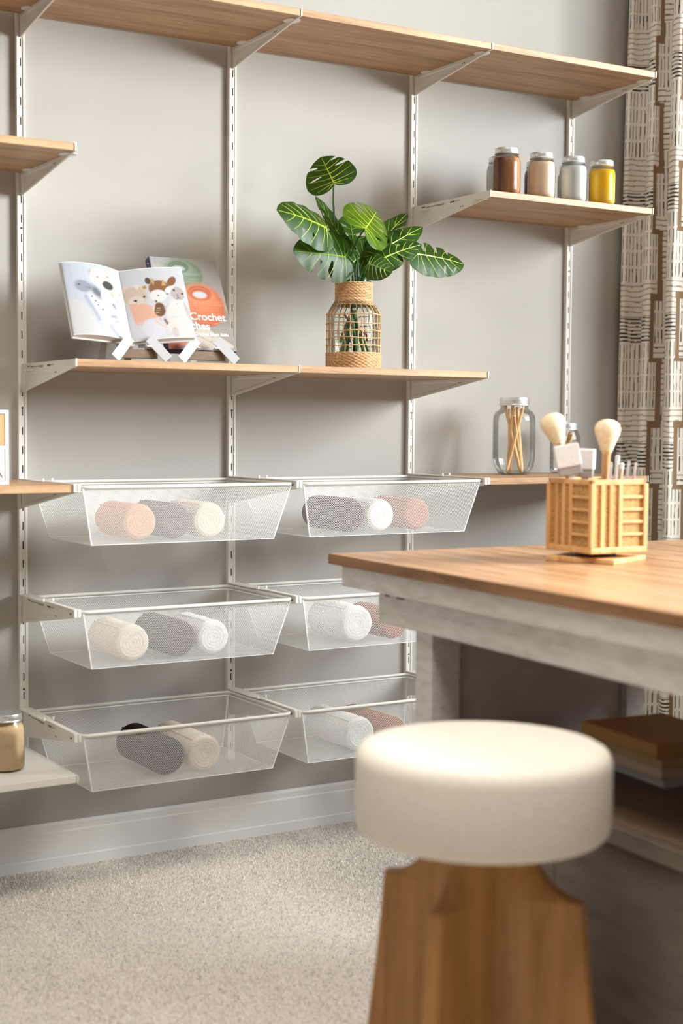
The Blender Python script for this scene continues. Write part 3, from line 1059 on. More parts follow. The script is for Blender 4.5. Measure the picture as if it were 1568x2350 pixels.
def sticks(label_head, c, h, n, lean, seed, r0, spread):
    rr = random.Random(seed)
    made = []
    for k in range(n):
        w = rr.random() * 2 * PI
        w2 = w + PI + rr.uniform(-1.5, 1.5)
        b = Vector((c[0] + spread * math.cos(w) * rr.uniform(.6, 1), c[1] + spread * math.sin(w) * rr.uniform(.6, 1), c[2] + .007))
        e = Vector((c[0] + lean * math.cos(w2), c[1] + lean * math.sin(w2), c[2] + h * rr.uniform(.90, .985)))
        t = thing('wooden_stick', label_head, 'stick', group='sticks in ' + label_head.split(' in ')[-1])
        vec_frame(t, b, e)
        made.append(((b - CAM).dot(RT) / (b - CAM).dot(_f), t))
        Ls = (e - b).length
        r = rr.choice([.0024, .0030, .0052])
        obj('shaft', MB().lathe([(r * .45, 0), (r, .02), (r, Ls)], 12), M['stick'], t, smooth=True)
        obj('rounded_end', MB().lathe([(r, Ls), (r * .9, Ls + r * .6), (0, Ls + r * .9)], 12), M['stick'], t, smooth=True)
    order = ('leftmost', 'second from left', 'third from left', 'fourth from left', 'fifth from left', 'sixth from left', 'seventh from left', 'eighth from left', 'rightmost')
    for k, (_, t) in enumerate(sorted(made, key=lambda p: p[0])):
        t['label'] = 'wooden stick in ' + label_head.split(' in ')[-1] + ', foot ' + (order[-1] if k == n - 1 else order[k])


M['stick'] = wood('pale_stick_wood', lin(206, 160, 104), lin(226, 184, 130), lin(236, 202, 154), 'z', 30, .5)
pj = at(1180, 1000, -.165)
big = (pj.x, -.165, zr1)


def bigjar(label, c, r, h):
    t = thing('glass_jar', label, 'jar', c)
    nk = r * .66
    prof = [(0, .004), (r * .52, .003), (r * .60, 0), (r * .70, .002), (r * .80, .013), (r * .95, .030), (r, .052), (r, h * .70), (r * .97, h * .765), (r * .88, h * .81), (nk * 1.06, h * .845), (nk, h * .86), (nk, h - .012)]
    obj('glass_body', MB().lathe(prof, 56, closed_ends=False), M['glass'], t, smooth=True, angle=80)
    obj('glass_foot', MB().lathe([(0, .005), (r * .60, .004), (r * .68, .009), (r * .55, .012), (0, .011)], 40), M['glass'], t, smooth=True)
    lr, z0, lh = nk * 1.09, h - .024, .024
    obj('screw_lid', MB().lathe([(lr * 1.02, z0), (lr * 1.02, z0 + .003), (lr * .985, z0 + .005), (lr, z0 + .008), (lr * .975, z0 + .011), (lr, z0 + .014), (lr * .98, z0 + .018), (lr * .97, h), (lr * .9, h), (lr * .88, h - .0015), (0, h - .0015)], 48), M['zinc'], t, smooth=True, angle=50)
    return t


bigjar('large clear jar of wooden sticks with zinc lid on the shelf', big, .0655, .238)
sticks('pale wooden stick standing in the large clear jar', big, .222, 9, .030, 4, .003, .036)
ps = at(1297, 1030, -.12)
sj = (ps.x, -.12, zr1)
jar('small clear jar of sticks behind the left brush of the caddy', sj, .048, .160)
sticks('pale wooden stick in the small jar behind the brush', sj, .135, 4, .022, 9, .003, .026)

# white drawer box cut by the left frame edge
ob = at(20, 1030, -.33)
t = thing('drawer_box', 'small white box with tan and zigzag drawers at left edge', 'box', (ob.x, -.33, zr1), 0)
bw_, bh_, bd_ = .20, .179, .13
cs = MB()
tt = .0085
cs.box(-bw_, -bw_ + tt, 0, bd_, 0, bh_).box(-tt, 0, 0, bd_, 0, bh_).box(-bw_ + tt, -tt, 0, bd_, 0, tt).box(-bw_ + tt, -tt, 0, bd_, bh_ - tt, bh_).box(-bw_ + tt, -tt, 0, bd_, bh_ / 2 - .004, bh_ / 2 + .004).box(-bw_ + tt, -tt, bd_ - .004, bd_, tt, bh_ - tt)
obj('case', cs, M['white_plastic'], t, bevel=.0008)
obj('drawer', MB().box(-bw_ + tt + .001, -tt - .001, .0015, bd_ - .006, bh_ / 2 + .005, bh_ - tt - .0015), mat('tan_front', lin(206, 156, 108), .6), t, bevel=.0006)
d2 = obj('drawer', MB().box(-bw_ + tt + .001, -tt - .001, .0015, bd_ - .006, tt + .001, bh_ / 2 - .005), M['white_plastic'], t, bevel=.0006)
hz = MB()
for k in range(11):
    for j, sg in enumerate((-1, 1)):
        zc = .027 + (.032 if j else 0)
        hz.obox((-tt - .012 - k * .011 + 0, .0010, zc), (.0055, 0, .0 + .011 * sg), (0, .0004, 0), (.0006, 0, .0006))
        hz.obox((-tt - .015 - k * .011 + 0, .0010, zc + .003), (.0055, 0, .0 + .011 * sg), (0, .0004, 0), (.0006, 0, .0006))
obj('zigzag_print', hz, M['print_grey'], d2)


# ------------------------------------------------------------------ printed pages: a small painter that colours a fine vertex grid
class Canvas:
    K = 0.62                                   # print colours scaled down so the brightly lit pages do not overexpose

    def __init__(s, w, h, col):
        s.w, s.h = w, h
        v, u = np.meshgrid((np.arange(h) + .5) / h, (np.arange(w) + .5) / w, indexing='ij')
        s.u, s.v = u, v
        s.a = np.zeros((h, w, 3)) + np.array(lin(*col)[:3]) * s.K

    def _put(s, k, col):
        k = np.clip(k, 0, 1)[..., None]
        s.a = s.a * (1 - k) + np.array(lin(*col)[:3]) * s.K * k
        return s

    def ell(s, cx, cy, rx, ry, col, rot=0, soft=.08, al=1.0):
        c, q = math.cos(math.radians(rot)), math.sin(math.radians(rot))
        du, dv = s.u - cx, s.v - cy
        d = np.sqrt(((du * c + dv * q) / rx) ** 2 + ((-du * q + dv * c) / ry) ** 2)
        return s._put((1 - d) / soft * .5 + .5 if soft else d < 1, col) if al == 1 else s._put(np.clip((1 - d) / soft * .5 + .5, 0, 1) * al, col)

    def poly(s, pts, col, al=1.0):
        ins = np.zeros(s.u.shape, bool)
        n = len(pts)
        for i in range(n):
            (x0, y0), (x1, y1) = pts[i], pts[(i + 1) % n]
            if y0 == y1:
                continue
            cr_ = ((y0 > s.v) != (y1 > s.v)) & (s.u < (x1 - x0) * (s.v - y0) / (y1 - y0) + x0)
            ins ^= cr_
        return s._put(ins * al, col)

    def line(s, x0, y0, x1, y1, w, col, al=1.0):
        dx, dy = x1 - x0, y1 - y0
        t = np.clip(((s.u - x0) * dx + (s.v - y0) * dy) / (dx * dx + dy * dy + 1e-12), 0, 1)
        d = np.hypot(s.u - x0 - t * dx, s.v - y0 - t * dy)
        return s._put(np.clip((w - d) / w * 1.5, 0, 1) * al, col)

    def ball(s, cx, cy, rx, ry, base, dark, light, hole=None, n=26, seed=0):
        r_ = random.Random(seed)
        s.ell(cx, cy - ry * .04, rx, ry, dark, soft=.06)
        s.ell(cx - rx * .03, cy + ry * .05, rx * .96, ry * .93, base, soft=.25)
        s.ell(cx - rx * .2, cy + ry * .30, rx * .6, ry * .42, light, soft=.9, al=.7)
        for k in range(n):
            y = cy - ry * .85 + ry * 1.5 * k / n
            hw = rx * math.sqrt(max(0, 1 - ((y - cy) / ry) ** 2)) * .97
            tl = r_.uniform(-.035, .06)
            s.line(cx - hw, y - tl * .4, cx + hw, y + tl, .0045, dark if k % 2 else light, .35)
        if hole:
            hx, hy, hr, hs = hole
            s.ell(hx, hy, hr * 1.35, hs * 1.35, light, soft=.3, al=.6)
            for k in range(4):
                s.ell(hx, hy - hs * .1 * k, hr * (1.15 - .12 * k), hs * (1.15 - .12 * k), dark if k % 2 == 0 else base, soft=.12)
            s.ell(hx, hy - hs * .25, hr * .68, hs * .5, (214, 218, 226), soft=.2)


def grid_print(name, cv, f, m, parent):
    """vertex-coloured sheet; f maps (u, v) arrays to points"""
    P = f(cv.u.ravel(), cv.v.ravel())
    i, j = np.meshgrid(np.arange(cv.h - 1), np.arange(cv.w - 1), indexing='ij')
    b = (i * cv.w + j).ravel()
    Q = np.stack([b, b + 1, b + cv.w + 1, b + cv.w], 1)
    return fast_mesh(name, P, Q, m, parent, colors=cv.a.reshape(-1, 3))


M['print'] = printed('page_print', .32, .35)
M['paper'] = mat('paper_white', lin(208, 206, 203), .6)
M['chrome'] = mat('pale_metal_stand', lin(206, 206, 210), .28, metal=.35)
M['stand_dark'] = wood('stand_wood', lin(84, 66, 50), lin(110, 90, 70), lin(128, 106, 84), 'x', 40, .45)
LEAN = math.radians(27)
zt3 = ZT['T3'] + .0004


def easel(label, cxy, halfw, lip_z, rz=0.0, tall=.15, thick=.04):
    t = thing('book_easel', label, 'stand', (cxy[0], cxy[1], zt3), rz, group='book easels on the middle shelf')
    for sx in (-1, 1):
        # splayed flat front foot with a turned-up lip
        a = Vector((sx * halfw * .36, -.004, lip_z + .022))
        b = Vector((sx * halfw, -.020, .0095))
        ax = (b - a)
        wd = Vector((ax.z, 0, -ax.x)).normalized() * .0125
        nrm = ax.cross(wd).normalized() * .0015
        obj('foot', MB().obox((a + b) / 2, ax / 2, wd, nrm), M['chrome'], t, bevel=.0006)
        k = Vector((sx * halfw * .42, -.002, lip_z))
        obj('lip', MB().obox(k + Vector((0, .004, -.004)), (.0125, 0, 0), (0, .012, -.006), (0, .0008, .0015)), M['chrome'], t, bevel=.0005)
        c = Vector((sx * halfw * .42, thick, lip_z))
        d = Vector((sx * halfw * .42, thick + tall * math.sin(LEAN), lip_z + tall * math.cos(LEAN)))
        obj('back_bar', MB().obox((c + d) / 2 + Vector((0, .009, 0)), (d - c) / 2, (.010, 0, 0), Vector((0, math.cos(LEAN), -math.sin(LEAN))) * .0015), M['chrome'], t)
        e2 = Vector((sx * halfw * .5, thick + .11, .004))
        obj('rear_leg', MB().obox((d + e2) / 2 + Vector((0, .012, 0)), (d - e2) / 2, (.009, 0, 0), (0, .0012, .0008)), M['chrome'], t)
    obj('cross_brace', MB().obox((0, .012, lip_z * .55), (halfw * .72, 0, 0), (0, .012, 0), (0, 0, lip_z * .28)), M['stand_dark'], t, bevel=.001)
    return t


# open book
o1 = at(303, 786, -.275)
b1 = thing('open_book', 'open picture book of knitted toy animals on an easel', 'book', (o1.x, -.275, o1.z), 0)
b1.rotation_euler = (-LEAN, math.radians(0.0), math.radians(-2))
PW, PH = .166, .212


def page_curve(s, side):
    s = np.asarray(s, float)
    if side < 0:
        y = -.022 * s - .017 * np.sin(PI * np.clip(s * 1.15, 0, 1)) * (s < .87)
        y = -.026 * s - .016 * np.sin(PI * np.clip(s, 0, 1)) ** .8
    else:
        y = -.036 * s - .009 * np.sin(PI * np.clip(s, 0, 1)) ** .8
    x = side * PW * s * (1 - .02 * s)
    return x, y


ss = np.linspace(0, 1, 15)
for side in (-1, 1):
    x, y = page_curve(ss, side)
    front = list(zip(x, y))
    back = [(a, .004 - .022 * q if side < 0 else .004 - .030 * q) for a, q in zip(x, ss)]
    obj('page_block', MB().prism(front + back[::-1], 'z', 0, PH), M['paper'], b1)
    cvp = [(a, b + .0004) for a, b in back] + [(a * 1.02, b + .0030) for a, b in back[::-1]]
    obj('cover', MB().prism(cvp, 'z', -.004, PH + .004), M['paper'], b1)

c = Canvas(118, 150, (208, 213, 225))
for k in range(5):
    c.line(.1 + .22 * k, 1, .16 + .22 * k, 0, .006, (190, 196, 210), .7)
c.poly([(0, 0), (0, .52), (.25, .44), (.5, .0)], (222, 220, 220))
for k in range(16):
    c.line(.0, .5 - .033 * k, .36, .42 - .033 * k, .005, (196, 194, 196), .6)
c.ell(.5, .42, .17, .27, (222, 224, 230), 14).ell(.28, .67, .135, .085, (160, 166, 180), -10, soft=.2).ell(.50, .60, .12, .06, (120, 124, 134), -40, soft=.5)
c.line(.30, .52, .46, .22, .05, (186, 188, 204)).ell(.22, .69, .018, .012, (90, 84, 96)).line(.32, .66, .40, .64, .006, (110, 106, 116))
for u_, v_ in ((.40, .53), (.45, .47), (.49, .42), (.55, .36)):
    c.ell(u_, v_, .014, .011, (84, 84, 96))
c.ell(.62, .10, .11, .14, (214, 216, 224)).line(.64, .14, .74, .02, .04, (190, 192, 210)).ell(.74, .26, .07, .05, (170, 174, 182), soft=.3)
c.line(.66, .60, .86, .30, .055, (238, 224, 208)).line(.9, .72, .93, .5, .05, (226, 206, 196)).ell(.72, .55, .16, .12, (242, 228, 216))
c.ell(.45, .86, .035, .07, (206, 190, 178), 10).ell(.63, .80, .20, .145, (246, 232, 220), -8).ell(.78, .90, .04, .03, (226, 210, 198))
c.ell(.72, .725, .098, .062, (78, 76, 72), 0, soft=.15).ell(.555, .82, .022, .016, (206, 152, 132)).ell(.745, .855, .02, .016, (206, 152, 132))
c.poly([(.78, .66), (.83, .54), (.75, .60)], (226, 196, 140)).poly([(.93, .68), (.97, .56), (.90, .6)], (226, 190, 140))
c.ell(.80, .44, .055, .035, (150, 176, 214), 20).ell(.76, .46, .02, .015, (196, 110, 116)).ell(.90, .52, .12, .09, (248, 244, 244)).ell(.84, .51, .010, .008, (90, 70, 70)).ell(.97, .52, .010, .008, (90, 70, 70))
c.ell(.93, .34, .10, .13, (232, 214, 210)).line(.82, .44, .84, .33, .025, (248, 244, 244)).line(.70, .24, .92, .28, .035, (226, 206, 204)).ell(.69, .23, .05, .035, (244, 240, 240)).line(.82, .14, .97, .10, .05, (236, 222, 220)).line(.95, .24, .99, .02, .05, (248, 246, 248))


def pf(side):
    def f(u, v):
        s = 1 - u if side < 0 else u
        x, y = page_curve(s, side)
        return np.stack([x, y - .0005, .002 + v * (PH - .004)], 1)
    return f


grid_print('page_picture', c, pf(-1), M['print'], b1)
c = Canvas(118, 150, (222, 224, 230))
for k in range(5):
    c.line(.05 + .24 * k, 1, .12 + .24 * k, 0, .005, (204, 208, 218), .6)
c.poly([(0, 0), (0, .3), (1, .25), (1, 0)], (228, 226, 232))
c.ell(.03, .74, .06, .05, (244, 222, 208), -20).ell(.33, .73, .05, .04, (236, 214, 190)).ell(.33, .73, .03, .024, (190, 150, 84)).ell(.17, .62, .185, .135, (226, 202, 184)).ell(.17, .55, .12, .07, (238, 222, 208)).poly([(.16, .78), (.22, .70), (.26, .78)], (246, 234, 222))
c.ell(.16, .555, .028, .014, (62, 42, 44)).ell(.30, .60, .018, .016, (60, 46, 40)).line(.17, .55, .17, .52, .006, (80, 60, 60))
c.poly([(.05, .52), (.30, .50), (.50, .28), (.10, .22)], (246, 192, 164)).ell(.28, .38, .19, .11, (246, 192, 164), -10).poly([(.10, .24), (.50, .30), (.50, .25), (.12, .20)], (238, 208, 204)).ell(.36, .14, .17, .14, (236, 234, 246), -14)
c.ell(.40, .82, .045, .05, (104, 74, 56), 30).ell(.78, .80, .09, .055, (146, 98, 62), 35).ell(.56, .70, .17, .12, (152, 102, 66)).poly([(.44, .86), (.50, .84), (.48, .74)], (216, 176, 110)).poly([(.64, .84), (.60, .74), (.68, .74)], (216, 176, 110))
c.ell(.52, .60, .135, .085, (248, 244, 242)).ell(.52, .60, .012, .010, (60, 54, 54)).ell(.455, .52, .03, .018, (70, 48, 44)).ell(.50, .40, .09, .10, (124, 82, 52), -10)
for k in range(9):
    c.ell(.44 + .02 * (k % 4) + .012 * (k // 4), .36 + .03 * (k // 3), .008, .006, (226, 204, 178))
c.line(.44, .52, .40, .40, .025, (240, 226, 216)).line(.55, .25, .62, .12, .03, (150, 110, 84)).ell(.62, .14, .06, .06, (240, 234, 230)).line(.40, .24, .56, .14, .03, (236, 222, 216))
c.line(.60, .42, .80, .52, .035, (214, 196, 194)).ell(.80, .30, .20, .24, (240, 234, 228)).ell(.86, .12, .17, .13, (240, 234, 228)).ell(.68, .07, .05, .08, (222, 208, 206)).ell(.95, .36, .035, .14, (220, 202, 202), 14)
c.ell(.72, .68, .085, .045, (248, 242, 238), 20).ell(.97, .64, .05, .07, (246, 240, 236), 20).ell(.84, .62, .115, .095, (204, 188, 188)).ell(.79, .67, .02, .016, (92, 72, 76)).ell(.92, .62, .02, .016, (92, 72, 76)).line(.83, .61, .84, .56, .008, (84, 70, 74)).line(.84, .56, .80, .545, .006, (84, 70, 74)).line(.84, .56, .88, .55, .006, (84, 70, 74))
c.ell(.80, .42, .008, .007, (160, 150, 152)).ell(.80, .47, .008, .007, (160, 150, 152)).line(.64, .28, .98, .30, .004, (214, 206, 206))
grid_print('page_picture', c, pf(1), M['print'], b1)
easel('pale metal easel under the open picture book', (o1.x + .012, -.292), .073, .040, 0)

# closed crochet book
BW2, BH2, BT2 = .200, .278, .024
o2 = at(388, 800, -.262)
b2 = thing('crochet_book', 'crochet stitch book with yarn ball cover on an easel', 'book', (o2.x, -.262, o2.z), 0)
b2.rotation_euler = (-math.radians(26), 0, math.radians(1))
M['purple'] = mat('purple_spine', lin(78, 66, 112), .45)
cvb = MB()
cvb.box(0, BW2, 0, .0018, 0, BH2).box(0, BW2, BT2 - .0018, BT2, 0, BH2)
obj('cover', cvb, M['paper'], b2, bevel=.0005)
obj('spine', MB().box(-.0016, .0004, 0, BT2, 0, BH2), M['purple'], b2, bevel=.0004)
mk = MB()
for z in (.262, .248, .222, .214, .206):
    mk.obox((-.0018, BT2 * .5, z), (.0002, 0, 0), (0, .004, .002), (0, -.0006, .0012))
obj('spine_marks', mk, M['paper'], b2)
obj('pages', MB().box(.0004, BW2 - .004, .0018, BT2 - .0018, .003, BH2 - .003), page_m, b2)
obj('cover_underside', MB().box(0, BW2, .0002, BT2, -.0012, 0), M['purple'], b2)
c = Canvas(160, 216, (172, 164, 156))
for k in range(60):
    v_ = rng.uniform(0, 1)
    c.line(0, v_, 1, v_ + rng.uniform(-.02, .02), .003, (160, 152, 146) if k % 2 else (184, 176, 168), .35)
c.poly([(0, 1), (0, .80), (.30, .84), (.30, 1)], (196, 196, 194), .8)
c.line(.07, 1, .07, 0, .004, (120, 110, 100), .6)
c.ell(.50, .66, .24, .09, (140, 132, 122), soft=.8, al=.6)
c.ball(.44, .83, .29, .155, (146, 164, 140), (108, 126, 104), (176, 190, 168), (.40, .90, .13, .055), seed=1)
c.ball(.12, .66, .25, .22, (220, 200, 176), (186, 162, 138), (240, 226, 206), seed=2)
c.ell(.85, .36, .22, .06, (128, 116, 106), soft=.9, al=.7)
c.ball(.66, .49, .30, .225, (224, 132, 94), (186, 96, 66), (240, 160, 122), (.63, .62, .15, .07), seed=3)
c.line(.75, .285, .98, .335, .003, (226, 200, 176))
# crocheted lace corners
c.poly([(.0, .06), (.12, .16), (.32, .26), (.44, .20), (.40, .13), (.30, .06), (.1, .0), (0, 0)], (228, 140, 110))
c.poly([(.26, .05), (.44, .20), (.58, .27), (.66, .22), (.98, .05), (.9, .0), (.2, .0)], (216, 204, 190))
for k in range(34):
    a, b = rng.uniform(.34, .92), rng.uniform(.01, .19)
    if b < .26 - abs(a - .5) * .42:
        c.line(a, b, a + .03, b + .005, .004, (150, 136, 122), .8)
c.line(.34, .21, .72, .05, .004, (132, 118, 106), .8)
grid_print('cover_picture', c, lambda u, v: np.stack([u * BW2, np.full_like(u, -.0004), v * BH2], 1), M['print'], b2)
M['text'] = mat('white_print', lin(244, 242, 238), .5)


def text(s, size, x, z, parent, bold=0.0, y=-.0007, name='title_text'):
    cu = bpy.data.curves.new(name, 'FONT')
    cu.body = s
    cu.size = size
    cu.extrude = .00008
    cu.offset = bold
    cu.materials.append(M['text'])
    tmp = bpy.data.objects.new('lettering', cu)
    COL.objects.link(tmp)
    bpy.context.view_layer.update()
    me = bpy.data.meshes.new_from_object(tmp.evaluated_get(bpy.context.evaluated_depsgraph_get()))
    bpy.data.objects.remove(tmp)
    o = bpy.data.objects.new(name, me)
    COL.objects.link(o)
    o.parent = parent
    o.location = (x, y, z)
    o.rotation_euler = (PI / 2, 0, 0)
    return o


text('Crochet', .0315, .0810, .0900, b2, .0003)
text('Stitches', .0315, .0360, .0620, b2, .0003)
text('Ultimate Crochet Stitch Bible', .0125, .0360, .0430, b2, .0001)
easel('pale metal easel under the crochet stitch book', (o2.x + .098, -.280), .080, .042, 0)

# ------------------------------------------------------------------ plant in woven vase
VX, VY, VZ = at(811.5, 800, -.245).x, -.245, ZT['T3'] + .0006
M['rope'], _ = noise_color(mat('seagrass_cord', lin(216, 172, 126), .8, spec=.2), lin(196, 148, 102), lin(232, 192, 150), nscale=120, detail=3, bump=.5, bdist=.0006)
M['vglass'] = glass('vase_glass', (.90, .955, .94, 1), .6)
va = thing('woven_vase', 'glass vase wrapped in an open net of tan seagrass cord', 'vase', (VX, VY, VZ))
rb, vh = .0725, .249
gp = [(0, .006), (.060, .005), (rb - .002, .012), (rb, .03), (rb, .150), (rb - .003, .168), (rb - .012, .183), (.051, .194), (.0465, .202), (.0465, .240), (.0475, vh - .003), (.0475, vh), (.045, vh), (.0445, .24)]
obj('glass_liner', MB().lathe(gp, 56, closed_ends=False), M['vglass'], va, smooth=True, angle=70)
obj('base_ring', MB().lathe([(.040, .0), (.064, .0), (.066, .004), (.064, .008), (.04, .008)], 40), M['screw'], va)


def cage_r(z):
    z = max(0, z)
    if z < .150:
        return rb + .003
    if z < .196:
        q = (z - .150) / .046
        return rb + .003 - (rb - .0475) * (q * q * (3 - 2 * q))
    return .0505


def ring(z, r, amp, n, ph, rad, N=120, wob=0.0):
    pts = []
    for k in range(N):
        w = 2 * PI * k / N
        rr = r + amp * math.sin(w * n + ph)
        pts.append((rr * math.cos(w), rr * math.sin(w), z + wob * math.sin(w * 3 + ph * 7) + amp * .35 * math.cos(w * n + ph)))
    return pts


NV = 26
for nm, zs in (('woven_base_band', np.arange(.004, .046, .0045)), ('woven_neck_band', np.arange(.180, .242, .0043))):
    for k, z in enumerate(zs):
        o = obj(nm, MB().tube(ring(z, cage_r(z) + .0005, .0011, NV, PI * (k % 2), .0024), .0024, 5, closed=True), M['rope'], va, smooth=True)
for k, z in enumerate((.066, .087, .107, .128, .152)):
    obj('cross_cord', MB().tube(ring(z, cage_r(z) + .001, .0008, NV, PI * (k % 2), .0016, wob=.0016), .0017, 5, closed=True), M['rope'], va, smooth=True)
for k in range(NV):
    w0 = 2 * PI * k / NV
    pts = []
    p1, p2 = random.uniform(-.09, .05), random.uniform(0, 6)
    for j in range(16):
        z = .042 + .142 * j / 15
        w = w0 + p1 * math.sin(PI * j / 15) + .02 * math.sin(j * .9 + p2) - .10 * j / 15
        r = cage_r(z)
        pts.append((r * math.cos(w), r * math.sin(w), z))
    obj('upright_cord', MB().tube(pts, .0016, 5), M['rope'], va, smooth=True)


def leafmat(name, top, under, trans=.22, rough=.32):
    m = mat(name, top, rough, spec=.32)
    b = m.node_tree.nodes['Principled BSDF']
    out = m.node_tree.nodes['Material Output']
    tc = nd(m, 'ShaderNodeTexCoord')
    nz = nd(m, 'ShaderNodeTexNoise')
    nz.inputs['Scale'].default_value = 22
    lk(m, tc.outputs['Object'], nz.inputs[0])
    g = nd(m, 'ShaderNodeNewGeometry')
    mx = nd(m, 'ShaderNodeMix', data_type='RGBA')
    lk(m, g.outputs['Backfacing'], mx.inputs[0])
    cr = nd(m, 'ShaderNodeValToRGB')
    cr.color_ramp.elements[0].color = tuple(c * .78 for c in top[:3]) + (1,)
    cr.color_ramp.elements[1].color = tuple(min(1, c * 1.35) for c in top[:3]) + (1,)
    cr.color_ramp.elements[0].position, cr.color_ramp.elements[1].position = .35, .68
    lk(m, nz.outputs['Fac'], cr.inputs[0])
    lk(m, cr.outputs[0], mx.inputs[6])
    mx.inputs[7].default_value = under
    lk(m, mx.outputs[2], b.inputs['Base Color'])
    t = nd(m, 'ShaderNodeBsdfTranslucent')
    t.inputs[0].default_value = (under[0] * 1.5, under[1] * 1.7, under[2] * .8, 1)
    ms = nd(m, 'ShaderNodeMixShader')
    ms.inputs[0].default_value = trans
    lk(m, b.outputs[0], ms.inputs[1])
    lk(m, t.outputs[0], ms.inputs[2])
    lk(m, ms.outputs[0], out.inputs[0])
    return m


M['leaf'] = leafmat('leaf_green', lin(38, 70, 20), lin(78, 102, 26), rough=.42)
M['leaf_lime'] = leafmat('leaf_lime', lin(82, 110, 24), lin(104, 130, 26), .35)
M['vein'] = mat('leaf_vein', lin(176, 196, 60), .4)
M['vein_dim'] = mat('leaf_vein_dim', lin(130, 158, 56), .4)
M['stem'] = mat('plant_stem', lin(66, 100, 52), .45)
M['stem_red'] = mat('plant_stem_red', lin(120, 62, 48), .5)
plant = thing('leafy_plant', 'green split-leaf plant with lime veins standing in the woven vase', 'plant', (0, 0, 0))
HALF = [(.0, -.015), (.05, -.10), (.16, -.165), (.29, -.16), (.40, -.08), (.465, .05), (.485, .20), (.465, .37), (.425, .53), (.355, .68), (.25, .82), (.13, .93), (0, 1.0)]


def smooth_half():
    P = [np.array(p) for p in HALF]
    P = [P[0] * 2 - P[1]] + P + [P[-1] * 2 - P[-2]]
    out = []
    for i in range(1, len(P) - 2):
        for k in range(4):
            t = k / 4
            a, b, c_, d = P[i - 1:i + 3]
            out.append(.5 * ((2 * b) + (-a + c_) * t + (2 * a - 5 * b + 4 * c_ - d) * t * t + (-a + 3 * b - 3 * c_ + d) * t ** 3))
    out.append(P[-2])
    return np.array(out)


SH = smooth_half()


def inside(poly, p):
    x, y = p
    r_ = False
    n = len(poly)
    for i in range(n):
        x0, y0 = poly[i]
        x1, y1 = poly[(i + 1) % n]
        if (y0 > y) != (y1 > y) and x < (x1 - x0) * (y - y0) / (y1 - y0) + x0:
            r_ = not r_
    return r_


